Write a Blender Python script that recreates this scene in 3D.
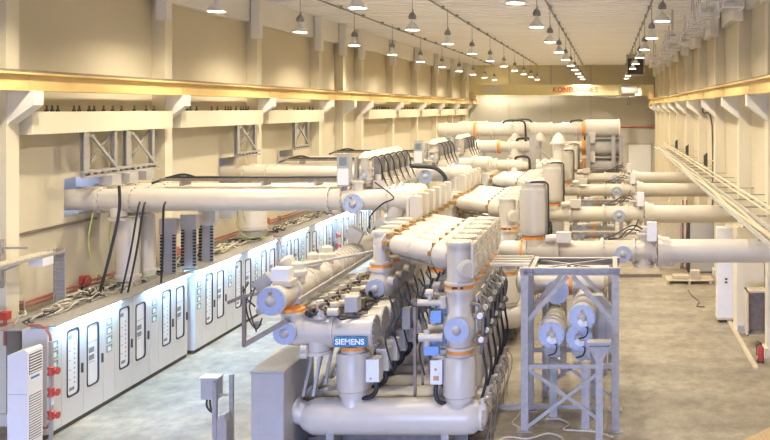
import bpy, math, random
from mathutils import Vector, Matrix
random.seed(7)
PI = math.pi
S = bpy.context.scene
for o in list(bpy.data.objects): bpy.data.objects.remove(o)
COL = S.collection

# ------------------------------------------------------------------ camera, daylight, exposure
F_PX, VPX, VPY, CAMZ = 870.0, 608.0, 108.0, 6.6
cam_d = bpy.data.cameras.new('camera'); cam = bpy.data.objects.new('camera', cam_d); COL.objects.link(cam)
cam.location = (0, 0, CAMZ); cam.rotation_euler = (PI/2, 0, 0)
cam_d.sensor_fit = 'HORIZONTAL'; cam_d.sensor_width = 36; cam_d.lens = 36*F_PX/770
cam_d.shift_x = -(VPX-385)/770; cam_d.shift_y = -(220-VPY)/770
cam_d.clip_start = .1; cam_d.clip_end = 300
S.camera = cam
W = bpy.data.worlds.new('daylight'); S.world = W; W.use_nodes = True
bg = W.node_tree.nodes['Background']; bg.inputs[0].default_value = (.44, .55, 1.0, 1); bg.inputs[1].default_value = 23.0
# portal: guides the daylight sampling through the unseen gate added to the near end wall, gives no light itself
pl_d = bpy.data.lights.new('added_gate_portal', 'AREA'); pl_d.shape = 'RECTANGLE'; pl_d.size = 12; pl_d.size_y = 5.0; pl_d.cycles.is_portal = True
pl = bpy.data.objects.new('added_gate_portal', pl_d); COL.objects.link(pl); pl.location = (-4, -3.02, 2.5); pl.rotation_euler = (PI/2, 0, 0)
vs = S.view_settings; vs.view_transform = 'Standard'; vs.look = 'None'; vs.gamma = 1; vs.use_curve_mapping = False
vs.exposure = 0.17
LAMP_W = 760.0
LAMP_COL = (1.0, .885, .68)
TUBE_E = 135.0

# ------------------------------------------------------------------ materials
MATS = {}
def mat(name, col, rough=.5, metal=0., var=.06, scale=6., bump=0., emit=None, es=0., trans=0., alpha=1., stretch=(1,1,1), detail=4.):
    m = bpy.data.materials.new(name); m.use_nodes = True
    nt = m.node_tree; b = nt.nodes['Principled BSDF']
    b.inputs['Roughness'].default_value = rough; b.inputs['Metallic'].default_value = metal
    tc = nt.nodes.new('ShaderNodeTexCoord'); mp = nt.nodes.new('ShaderNodeMapping'); mp.inputs['Scale'].default_value = stretch
    nz = nt.nodes.new('ShaderNodeTexNoise'); nz.inputs['Scale'].default_value = scale; nz.inputs['Detail'].default_value = detail
    nt.links.new(tc.outputs['Object'], mp.inputs[0]); nt.links.new(mp.outputs[0], nz.inputs['Vector'])
    rp = nt.nodes.new('ShaderNodeValToRGB')
    rp.color_ramp.elements[0].position = .3; rp.color_ramp.elements[1].position = .7
    rp.color_ramp.elements[0].color = (*[max(0, c*(1-var)) for c in col], 1)
    rp.color_ramp.elements[1].color = (*[min(1, c*(1+var)) for c in col], 1)
    nt.links.new(nz.outputs['Fac'], rp.inputs[0]); nt.links.new(rp.outputs[0], b.inputs['Base Color'])
    if bump:
        bn = nt.nodes.new('ShaderNodeBump'); bn.inputs['Strength'].default_value = bump; bn.inputs['Distance'].default_value = .02
        nt.links.new(nz.outputs['Fac'], bn.inputs['Height']); nt.links.new(bn.outputs[0], b.inputs['Normal'])
    if emit: b.inputs['Emission Color'].default_value = (*emit, 1); b.inputs['Emission Strength'].default_value = es
    if trans: b.inputs['Transmission Weight'].default_value = trans
    if alpha < 1: b.inputs['Alpha'].default_value = alpha
    MATS[name] = m; return m
mat('paint', (.615, .56, .475), .32, var=.03, scale=3)
mat('paint_grey', (.44, .42, .40), .38, var=.04, scale=3)
mat('drum', (.57, .525, .455), .36, var=.03, scale=3)
mat('flange', (.42, .48, .64), .35, var=.05, scale=4)
mat('busbar', (.62, .57, .49), .3, var=.03, scale=3)
mat('cream', (.63, .56, .415), .75, var=.03, scale=.6)
mat('cream_light', (.74, .67, .51), .7, var=.02, scale=1)
mat('fascia', (.80, .78, .74), .7, var=.02, scale=1)
mat('ceiling', (.90, .90, .94), .55, var=.05, scale=1.2, stretch=(.2, 6, 1))
fm = mat('floor', (.335, .295, .23), .48, var=.2, scale=.8, bump=.04, stretch=(.5, 1.2, 1), detail=10)
def floor_wear(m):
    nt = m.node_tree; b = nt.nodes['Principled BSDF']; src = b.inputs['Base Color'].links[0].from_socket
    tc = nt.nodes['Texture Coordinate']; n2 = nt.nodes.new('ShaderNodeTexNoise'); n2.inputs['Scale'].default_value = 2.6; n2.inputs['Detail'].default_value = 12; n2.inputs['Roughness'].default_value = .72
    mp = nt.nodes.new('ShaderNodeMapping'); mp.inputs['Scale'].default_value = (1, .8, 1); nt.links.new(tc.outputs['Object'], mp.inputs[0]); nt.links.new(mp.outputs[0], n2.inputs['Vector'])
    rp = nt.nodes.new('ShaderNodeValToRGB'); rp.color_ramp.elements[0].position = .33; rp.color_ramp.elements[0].color = (.62, .58, .54, 1); rp.color_ramp.elements[1].position = .62; rp.color_ramp.elements[1].color = (1.12, 1.1, 1.08, 1)
    mx = nt.nodes.new('ShaderNodeMix'); mx.data_type = 'RGBA'; mx.blend_type = 'MULTIPLY'; mx.inputs[0].default_value = 1
    nt.links.new(n2.outputs['Fac'], rp.inputs[0]); nt.links.new(src, mx.inputs[6]); nt.links.new(rp.outputs[0], mx.inputs[7]); nt.links.new(mx.outputs[2], b.inputs['Base Color'])
floor_wear(fm)
mat('crane', (.72, .53, .23), .45, var=.06, scale=2)
mat('crane_pale', (.85, .76, .45), .5, var=.03)
mat('galv', (.38, .355, .33), .45, metal=.1, var=.1, scale=10)
mat('steel_dark', (.16, .14, .12), .5, metal=.3, var=.2, scale=8)
mat('frame_brown', (.25, .20, .15), .5, metal=.3, var=.15, scale=8)
mat('orange', (.86, .33, .06), .45, var=.08)
mat('brass', (.44, .27, .10), .4, metal=.55, var=.25, scale=20)
mat('rubber', (.025, .025, .03), .45, var=.2)
mat('cabinet', (.60, .60, .60), .4, var=.03, scale=2)
mat('gasket', (.02, .025, .04), .5)
mat('mimic', (.80, .82, .84), .35, var=.02)
mat('ink', (.05, .06, .09), .6)
mat('meter', (.22, .25, .27), .4, var=.2, scale=30)
mat('green', (.05, .45, .25), .4, emit=(.1, .9, .45), es=.4)
mat('red', (.48, .06, .045), .45, var=.1)
mat('pipe_red', (.42, .13, .09), .5, var=.15)
mat('white', (.80, .79, .80), .4, var=.02)
mat('valve_blue', (.20, .36, .72), .4, var=.1)
mat('sign_blue', (.015, .22, .47), .4, var=.02)
mat('sign_white', (.95, .95, .95), .5, var=0)
mat('text_red', (.75, .12, .06), .5, var=0)
mat('wire_a', (.55, .50, .40), .6, var=.3, scale=30)
mat('wire_green', (.45, .50, .16), .5, var=.1)
mat('wood', (.55, .40, .22), .65, var=.15, scale=3, stretch=(8, 1, 1))
mat('cardboard', (.58, .50, .37), .8, var=.06)
mat('shade', (.80, .79, .76), .3, metal=.0, var=.04)
mat('lamp_grey', (.27, .27, .29), .5, metal=.3, var=.1)
mat('bulb', (1, 1, 1), .5, var=0, emit=(1, .93, .78), es=14)
mat('tube', (1, 1, 1), .5, var=0, emit=(.30, .62, 1.0), es=TUBE_E)
mat('plastic', (.92, .94, 1.0), .12, var=0, trans=.4, alpha=.42)
mat('wall_grey', (.52, .50, .455), .7, var=.03, scale=.7)
mat('post_grey', (.24, .22, .20), .5, metal=.2, var=.15)
mat('asphalt', (.09, .09, .09), .9, var=.2, scale=4)
mat('dark', (.06, .055, .05), .7, var=.2)
mat('glass', (.75, .85, .95), .08, var=0, trans=.9, alpha=.25)

# ------------------------------------------------------------------ mesh builder
class MB:
    def __init__(s): s.v = []; s.f = []; s.sm = []
    def _add(s, vs, fs, sm):
        b = len(s.v); s.v += [tuple(v) for v in vs]
        s.f += [tuple(i+b for i in f) for f in fs]; s.sm += [sm]*len(fs) if isinstance(sm, bool) else sm
        return s
    def box(s, c, d, rz=0., R=None):
        M = R if R is not None else Matrix.Rotation(rz, 3, 'Z')
        c = Vector(c); vs = []
        for x in (-.5, .5):
            for y in (-.5, .5):
                for z in (-.5, .5): vs.append(c + M @ Vector((x*d[0], y*d[1], z*d[2])))
        return s._add(vs, [(0,1,3,2),(4,6,7,5),(0,4,5,1),(2,3,7,6),(0,2,6,4),(1,5,7,3)], False)
    def b2(s, x0, x1, y0, y1, z0, z1):
        return s.box(((x0+x1)/2, (y0+y1)/2, (z0+z1)/2), (abs(x1-x0), abs(y1-y0), abs(z1-z0)))
    def lathe(s, o, ax, prof, n=24):
        """prof: list of (t, r) along the axis ax from o"""
        o = Vector(o); ax = Vector(ax).normalized()
        u = ax.orthogonal().normalized(); w = ax.cross(u)
        cs = [(math.cos(2*PI*i/n), math.sin(2*PI*i/n)) for i in range(n)]
        def ring(t, r): return [o + ax*t + (u*c + w*q)*r for c, q in cs]
        # split sharp corners
        segs = []; cur = [prof[0]]
        for i in range(1, len(prof)):
            cur.append(prof[i])
            if i < len(prof)-1:
                a = Vector((prof[i][0]-prof[i-1][0], prof[i][1]-prof[i-1][1])); b = Vector((prof[i+1][0]-prof[i][0], prof[i+1][1]-prof[i][1]))
                if a.length > 1e-7 and b.length > 1e-7 and a.angle(b) > .75: segs.append(cur); cur = [prof[i]]
        segs.append(cur)
        for sg in segs:
            vs = []; fs = []
            for t, r in sg: vs += ring(t, max(r, 1e-4))
            for k in range(len(sg)-1):
                for i in range(n):
                    j = (i+1) % n; fs.append((k*n+i, k*n+j, (k+1)*n+j, (k+1)*n+i))
            s._add(vs, fs, True)
        for (t, r), flip in ((prof[0], True), (prof[-1], False)):
            if r > .002:
                vs = ring(t, r); f = tuple(range(n)); s._add(vs, [f[::-1] if flip else f], False)
        return s
    def cyl(s, p0, p1, r, n=20, r1=None):
        p0 = Vector(p0); d = Vector(p1)-p0
        return s.lathe(p0, d, [(0, r), (d.length, r if r1 is None else r1)], n)
    def tube(s, pts, r, n=6):
        pts = [Vector(p) for p in pts]
        if len(pts) > 2:
            P = [pts[0]]+pts+[pts[-1]]; out = []
            for i in range(1, len(P)-2):
                for q in range(4):
                    t = q/4; a, b, c, d = P[i-1], P[i], P[i+1], P[i+2]
                    out.append(.5*((2*b)+(c-a)*t+(2*a-5*b+4*c-d)*t*t+(3*b-a-3*c+d)*t**3))
            pts = out+[pts[-1]]
        vs = []; fs = []; up = None
        for i, p in enumerate(pts):
            t = (pts[min(i+1, len(pts)-1)] - pts[max(i-1, 0)]).normalized()
            if up is None: up = t.orthogonal().normalized()
            u = (up - t*up.dot(t)); u = u.normalized() if u.length > 1e-6 else t.orthogonal().normalized(); up = u; w = t.cross(u)
            vs += [p + (u*math.cos(2*PI*k/n) + w*math.sin(2*PI*k/n))*r for k in range(n)]
        for i in range(len(pts)-1):
            for k in range(n): fs.append((i*n+k, i*n+(k+1) % n, (i+1)*n+(k+1) % n, (i+1)*n+k))
        s._add(vs, fs, True)
        s._add(vs[:n], [tuple(range(n))[::-1]], False); s._add(vs[-n:], [tuple(range(n))], False)
        return s
    def bar(s, p0, p1, w, h, up=(0, 0, 1)):
        p0 = Vector(p0); p1 = Vector(p1); d = p1-p0; x = d.normalized(); u = Vector(up)
        if abs(x.dot(u)) > .98: u = Vector((0, 1, 0))
        y = u.cross(x).normalized(); z = x.cross(y)
        R = Matrix((x, y, z)).transposed()
        return s.box((p0+p1)/2, (d.length, w, h), R=R)
    def ibeam(s, p0, p1, w, h, t=.03, up=(0, 0, 1)):
        p0 = Vector(p0); p1 = Vector(p1); x = (p1-p0).normalized(); u = Vector(up)
        if abs(x.dot(u)) > .98: u = Vector((0, 1, 0))
        y = u.cross(x).normalized(); z = x.cross(y)
        s.bar(p0, p1, t*.7, h-2*t, up)
        for k in (-1, 1): s.bar(p0+z*k*(h-t)/2, p1+z*k*(h-t)/2, w, t, up)
        return s
    def prism(s, poly, ax, a, b):
        """polygon in the two other axes (order x,y,z minus ax) extruded from a to b"""
        n = len(poly); vs = []
        for t in (a, b):
            for p in poly:
                v = list(p); v.insert(ax, t); vs.append(v)
        fs = [tuple(range(n))[::-1], tuple(range(n, 2*n))] + [(i, (i+1) % n, n+(i+1) % n, n+i) for i in range(n)]
        return s._add(vs, fs, False)
    def bolts(s, c, ax, R, n=10, r=.014, L=.03):
        c = Vector(c); ax = Vector(ax).normalized(); u = ax.orthogonal().normalized(); w = ax.cross(u)
        for i in range(n):
            a = 2*PI*(i+.5)/n; p = c + (u*math.cos(a)+w*math.sin(a))*R
            s.cyl(p-ax*L*.3, p+ax*L, r, 6)
        return s
    def mesh(s, name, m, origin=(0, 0, 0)):
        me = bpy.data.meshes.new(name); o = Vector(origin)
        me.from_pydata([Vector(v)-o for v in s.v], [], s.f); me.polygons.foreach_set('use_smooth', s.sm); me.update()
        import bmesh
        bm = bmesh.new(); bm.from_mesh(me); bmesh.ops.recalc_face_normals(bm, faces=bm.faces); bm.to_mesh(me); bm.free()
        me.materials.append(MATS[m]); return me
def obj(name, mb, m, parent=None, origin=None, label=None):
    me = mb.mesh(name, m, origin if origin is not None else (parent.get('_o', (0, 0, 0)) if parent else (0, 0, 0)))
    o = bpy.data.objects.new(name, me); COL.objects.link(o)
    if parent: o.parent = parent
    elif origin is not None: o.location = origin
    if parent and '_o' in parent: o['_o'] = parent['_o']
    if label: o['label'] = label
    return o
def thing(name, label, cat, origin=(0, 0, 0), group=None):
    """an Empty at the base of the thing; parts are modelled in world coordinates and shifted by origin"""
    o = bpy.data.objects.new(name, None); COL.objects.link(o); o.empty_display_size = .1
    o.location = origin; o['_o'] = tuple(origin); o['label'] = label; o['category'] = cat
    if group: o['group'] = group
    return o
def tag(o, label, cat, group=None):
    o['label'] = label; o['category'] = cat
    if group: o['group'] = group
    return o
def struct(name, mb, m, parent=None):
    o = obj(name, mb, m, parent)
    if not parent: o['kind'] = 'structure'
    return o
def copy_tree(o, parent=None, delta=None, label=None, group=None):
    c = o.copy(); COL.objects.link(c); c.parent = parent
    if delta is not None: c.location = Vector(o.location)+Vector(delta)
    if label: c['label'] = label
    if group: c['group'] = group
    for ch in o.children: copy_tree(ch, c)
    return c
ORD = ['first', 'second', 'third', 'fourth', 'fifth', 'sixth', 'seventh', 'eighth', 'ninth', 'tenth', 'eleventh', 'twelfth', 'thirteenth', 'fourteenth', 'fifteenth', 'sixteenth']
def textmesh(name, txt, size, m, parent, loc, rot=(PI/2, 0, 0), bold=.0, ext=.004):
    cu = bpy.data.curves.new(name, 'FONT'); cu.body = txt; cu.size = size; cu.align_x = 'CENTER'; cu.align_y = 'CENTER'; cu.extrude = ext; cu.offset = bold
    t = bpy.data.objects.new(name+'_tmp', cu); COL.objects.link(t)
    me = bpy.data.meshes.new_from_object(t.evaluated_get(bpy.context.evaluated_depsgraph_get())); bpy.data.objects.remove(t)
    me.materials.clear(); me.materials.append(MATS[m])
    o = bpy.data.objects.new(name, me); COL.objects.link(o); o.parent = parent; o.location = loc; o.rotation_euler = rot
    return o

# ------------------------------------------------------------------ the hall
XL, XR, Y0, Y1, ZC = -12.9, 4.6, -3.0, 81.0, 10.56
# floor
struct('floor_1', MB().b2(-70, 60, -90, Y0-.3, -.3, -.02), 'asphalt')  # unseen ground added outside the gate, keeps blue light off upper surfaces
struct('floor', MB().b2(XL-1, XR+1, Y0-.3, Y1+.5, -.3, 0), 'floor')
# ceiling: trapezoidal sheet, ribs across the hall
def ceiling():
    mb = MB(); n = int((Y1-Y0)/.8); prof = []
    y = Y0
    for i in range(n):
        prof += [(y, ZC), (y+.42, ZC), (y+.47, ZC+.1), (y+.75, ZC+.1)]; y += .8
    prof.append((Y1+.4, ZC))
    vs = []; fs = []
    for p in prof: vs += [(XL-.4, p[0], p[1]), (XR+.4, p[0], p[1])]
    for i in range(len(prof)-1): fs.append((2*i, 2*i+1, 2*i+3, 2*i+2))
    mb._add(vs, fs, False)
    mb.b2(XL-.5, XR+.5, Y0, Y1+.4, ZC+.12, ZC+.22)
    return struct('ceiling', mb, 'ceiling')
ceiling()
FEED = [21.05, 29.3, 34.6]
HOLES = [(f-.42, f+(2.3 if i == 0 else 1.0), 4.0, 4.92) for i, f in enumerate(FEED)]
def wall_holes(mb, x0, x1, y0, y1, z0, z1, holes):
    y = y0
    for a, b, c, d in holes:
        mb.b2(x0, x1, y, a, z0, z1); mb.b2(x0, x1, a, b, z0, c); mb.b2(x0, x1, a, b, d, z1); y = b
    mb.b2(x0, x1, y, y1, z0, z1)
    return mb
struct('wall_left', wall_holes(MB(), XL-.45, XL, Y0, Y1+.4, 0, ZC+.1, HOLES), 'cream')
RB = [21.5, 29.0, 37.5, 44.0]
struct('wall_front', MB().b2(XL-.4, -10, Y0-.3, Y0, 0, ZC+.1).b2(2, XR+.4, Y0-.3, Y0, 0, ZC+.1).b2(-10, 2, Y0-.3, Y0, 5.0, ZC+.1), 'cream')  # unseen end wall; its gate opening is added to let blue daylight in low
for q, (a, b, c, d) in enumerate(HOLES):
    struct(f'trim_{q+10}', MB().b2(XL-1.5, XL-1.4, a-.3, b+.3, c-.3, d+.3).b2(XL-1.4, XL-.45, a-.3, b+.3, c-.12, c-.02).b2(XL-1.4, XL-.45, a-.12, a-.02, c-.02, d+.3).b2(XL-1.4, XL-.45, b+.02, b+.12, c-.02, d+.3).b2(XL-1.2, XL-.45, a-.3, b+.3, d+.2, d+.3), 'wall_grey')  # niche added behind each wall opening so the daylight there stays dim
struct('wall_right', wall_holes(MB(), XR, XR+.4, Y0, Y1+.4, 0, ZC+.1, [(y-.3, y+.3, 2.77, 3.37) for y in RB]), 'cream')
wf = struct('wall_back', MB().b2(XL-.4, XR+.4, Y1, Y1+.4, 7.6, ZC+.1), 'cream')
lowr = obj('lower_panel', MB().b2(XL-.4, XR+.4, Y1-.02, Y1+.4, 0, 7.6), 'wall_grey', wf)
for x in (-9.2, -5.3, -1.6):
    obj('panel_seam', MB().b2(x-.05, x+.05, Y1-.05, Y1, 0, ZC), 'paint_grey', wf)
obj('wall_pipe', MB().cyl((1.2, Y1-.15, 4.85), (XR, Y1-.15, 4.85), .09, 8), 'pipe_red', wf)
struct('baseboard_right', MB().b2(XR-.06, XR, 18, Y1, 0, .18), 'wall_grey')
# far door
dr = struct('door_1', MB().b2(1.9, 4.0, Y1-.16, Y1-.02, 0, 3.2), 'white')
obj('door_frame', MB().b2(1.75, 1.9, Y1-.2, Y1-.02, 0, 3.35).b2(1.75, 4.1, Y1-.2, Y1-.02, 3.2, 3.35), 'paint_grey', dr)
# left fascia band under the roof and conduit on the wall
struct('trim_1', MB().b2(XL, XL+.25, Y0, Y1, 9.65, ZC), 'fascia')
struct('trim_2', MB().b2(XR-.2, XR, Y0, Y1, 9.75, ZC), 'fascia')
struct('trim_3', MB().b2(XL, XL+.05, Y0, 21.9, 3.80, 3.86), 'frame_brown')

LY = [18.3, 24.8, 31.25, 37.9, 41.3, 44.4, 50.8, 57.2, 63.7, 70.1, 76.6]
RY = [23.2, 28.2, 34.4, 40.7, 47.0, 53.3, 59.6, 65.9, 72.2, 78.0]
def column(side, y, label, group):
    w = XL if side < 0 else XR; f = w + .38*(-side)
    t = thing('wall_column', label, 'column', (w, y, 0), group)
    obj('shaft', MB().b2(w, f, y-.2, y+.2, 0, ZC-.02), 'cream_light', t)
    obj('base', MB().b2(w, w-.46*side, y-.26, y+.26, 0, .25), 'cream_light', t)
    # corbel
    k = -side
    obj('corbel', MB().prism([(f-.02*k, 6.25), (f-.02*k, 6.96), (w+.92*k, 6.96), (w+.92*k, 6.66)], 1, y-.17, y+.17), 'fascia', t)
    obj('head_block', MB().b2(w+.3*k, w+.6*k, y-.56, y-.26, 9.07 if side < 0 else 9.4, ZC-.02), 'fascia', t)
    return t
for i, y in enumerate(LY):
    column(-1, y, f'cream column with crane corbel on the left wall, {ORD[i]} from the camera', 'columns of the left wall')
for i, y in enumerate(RY):
    column(1, y, f'cream column with crane corbel on the right wall, {ORD[i]} from the camera', 'columns of the right wall')
# crane runway beams
for side, nm in ((-1, 'left'), (1, 'right')):
    x = XL+.72 if side < 0 else XR-.8
    t = thing('crane_runway_beam', f'long yellow steel crane runway beam carried by corbels on the {nm} wall', 'beam', (x, 0, 6.96))
    obj('web', MB().b2(x-.02, x+.02, 4, Y1-.1, 7.0, 7.30), 'crane', t)
    for z in (6.96, 7.30):
        obj('flange', MB().b2(x-.14, x+.14, 4, Y1-.1, z, z+.04), 'crane', t)
    obj('rail', MB().b2(x-.03, x+.03, 4, Y1-.1, 7.34, 7.40), 'frame_brown', t)
    for y in (LY if side < 0 else RY):
        obj('splice_plate', MB().b2(x-.035, x+.035, y-.03, y+.03, 7.0, 7.30), 'crane', t)
# wall beams between left columns
segs = [(18.55, 24.55), (25.05, 31.0), (31.5, 37.65), (44.7, 50.5), (51.1, 56.9), (57.5, 63.4), (64, 69.8), (70.4, 76.3)]
random.seed(3)
for i, (a, b) in enumerate(segs):
    t = thing('wall_girder', f'deep cream girder along the left wall between columns, {ORD[i]} from the camera', 'girder', (XL+.3, a, 6.03), 'cream girders on the left wall')
    obj('beam', MB().b2(XL, XL+.62, a, b, 6.03, 6.52), 'cream_light', t)
    mb = MB(); y = a+.9
    while y < b-.5:
        if random.random() < .6: mb.cyl((XL+.35, y, 6.5), (XL+.35, y, 6.66), .022, 6); mb.cyl((XL+.35, y, 6.52), (XL+.35, y, 6.57), .045, 6)
        y += .2
    obj('anchor_bolts', mb, 'steel_dark', t)

# ------------------------------------------------------------------ crane bridge
t = thing('crane_bridge', 'pale yellow overhead crane bridge spanning the far end of the hall', 'crane', (-4.3, 78.5, 7.4))
obj('girder', MB().b2(XL+.5, XR-.5, 78.1, 78.9, 7.75, 8.7), 'crane_pale', t)
for x in (XL+.75, XR-.75): obj('end_carriage', MB().b2(x-.2, x+.2, 77.3, 79.7, 7.42, 8.0), 'crane', t)
obj('name_plate', MB().b2(-11.2, -9.6, 78.02, 78.1, 8.0, 8.5), 'white', t)
textmesh('lettering', 'KONECRANES', .62, 'text_red', t, (1.35, -.45, .82), bold=.012)
obj('festoon_rail', MB().b2(XL+.8, XR-.8, 77.6, 77.66, 7.55, 7.62), 'galv', t)
t2 = thing('crane_hoist', 'grey hoist trolley hanging on the far crane bridge', 'hoist', (1.9, 78, 7.4))
obj('drum', MB().cyl((1.2, 77.6, 8.2), (2.6, 77.6, 8.2), .42, 16), 'paint_grey', t2)
obj('motor', MB().b2(2.4, 3.0, 77.3, 77.9, 7.7, 8.4), 'white', t2)
obj('hook_block', MB().b2(1.7, 2.0, 77.5, 77.7, 6.9, 7.3).cyl((1.85, 77.6, 7.2), (1.85, 77.6, 8.2), .03, 6), 'dark', t2)

# ------------------------------------------------------------------ pendant lamps
def lamp_proto():
    t = thing('pendant_lamp', '', 'lamp', (0, 0, 9.15), 'high bay pendant lamps')
    obj('cord', MB().tube([(0, 0, 9.72), (0, 0, 10.62)], .012, 6), 'lamp_grey', t)
    obj('hook', MB().tube([(0, 0, 9.72), (.03, 0, 9.76), (.03, 0, 9.8), (0, 0, 9.83)], .014, 6), 'lamp_grey', t)
    obj('ballast_housing', MB().lathe((0, 0, 9.5), (0, 0, 1), [(0, .085), (.02, .125), (.1, .125), (.16, .10), (.22, .05), (.24, .02)], 16), 'lamp_grey', t)
    obj('neck', MB().lathe((0, 0, 9.36), (0, 0, 1), [(0, .09), (.06, .06), (.15, .07)], 14), 'shade', t)
    obj('shade', MB().lathe((0, 0, 9.15), (0, 0, 1), [(0, .25), (.005, .255), (.025, .235), (.09, .205), (.15, .16), (.2, .11), (.23, .085)], 24), 'shade', t)
    obj('bulb', MB().lathe((0, 0, 9.143), (0, 0, 1), [(0, .215), (.004, .215)], 20), 'bulb', t)
    L = bpy.data.lights.new('lamp_light', 'SPOT'); L.energy = LAMP_W; L.color = LAMP_COL; L.shadow_soft_size = .12
    L.spot_size = math.radians(158); L.spot_blend = .6
    lo = bpy.data.objects.new('lamp_light', L); COL.objects.link(lo); lo.parent = t; lo.location = (0, 0, -.06)
    return t
rows = [(-10.35, 23.0-6.25, 'left wall row'), (-6.4, 22.2-6.25, 'centre left row'), (-2.25, 21.2-6.25, 'centre right row'), (1.6, 25.6-6.25, 'right wall row')]
proto = lamp_proto(); first = True
for rx, ry, rn in rows:
    k = 0; y = ry
    while y < 80:
        lb = f'grey pendant lamp in the {rn}, {ORD[k]} from the near end'
        if first: proto.location = (rx, y, 9.15); proto['label'] = lb; first = False
        else: copy_tree(proto, delta=Vector((rx, y, 9.15))-Vector(proto.location), label=lb)
        y += 6.25; k += 1
    if True:
        t = thing('ceiling_conduit', f'thin grey conduit running along the ceiling above the pendant {rn}', 'conduit', (rx, 10, 10.45), 'ceiling conduits')
        obj('pipe', MB().cyl((rx, 10, 10.47), (rx, 79, 10.47), .035, 6), 'lamp_grey', t)
        mb = MB(); yy = 12
        while yy < 79: mb.b2(rx-.06, rx+.06, yy-.03, yy+.03, 10.43, 10.56); yy += 3.1
        obj('clips', mb, 'lamp_grey', t)

# plastic wrapped fittings hanging under the roof at the right
random.seed(11)
bx = None
for k in range(16):
    y = 21.0 + 2.35*k; x = 2.95 + .35*(k % 2) - (.35 if k % 3 == 0 else 0); z = 9.45
    lb = f'clear plastic wrapped light fitting under the roof, {ORD[k]} from the camera'
    if bx is None:
        bx = thing('wrapped_light_fitting', lb, 'light fitting', (x, y, z), 'plastic wrapped fittings under the roof')
        obj('cover', MB().b2(x-.28, x+.28, y-.5, y+.5, z-.2, z+.2), 'plastic', bx)
        mb = MB()
        for sx in (-.28, .28):
            for sz in (-.2, .2): mb.b2(x+sx-.012, x+sx+.012, y-.5, y+.5, z+sz-.012, z+sz+.012)
            for sy in (-.5, .5): mb.b2(x+sx-.012, x+sx+.012, y+sy-.012, y+sy+.012, z-.2, z+.2)
        for sz in (-.2, .2):
            for sy in (-.5, .5): mb.b2(x-.28, x+.28, y+sy-.012, y+sy+.012, z+sz-.012, z+sz+.012)
        obj('edge_frame', mb, 'white', bx)
        obj('inner_tray', MB().b2(x-.1, x+.1, y-.42, y+.42, z+.02, z+.09), 'paint_grey', bx)
        obj('hanger', MB().tube([(x, y-.3, z+.2), (x, y-.3, 10.62)], .012).tube([(x, y+.3, z+.2), (x, y+.3, 10.62)], .012), 'lamp_grey', bx)
    else: copy_tree(bx, delta=Vector((x, y, z))-Vector(bx.location), label=lb)
t = thing('ventilation_unit', 'grey square ventilation unit under the roof at the far right', 'ventilation unit', (1.9, 62, 9.3))
obj('casing', MB().b2(1.3, 2.6, 61.6, 62.4, 8.9, 10.4), 'paint_grey', t)
obj('grille', MB().b2(1.4, 2.5, 61.56, 61.6, 9.0, 10.1), 'dark', t)

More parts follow.
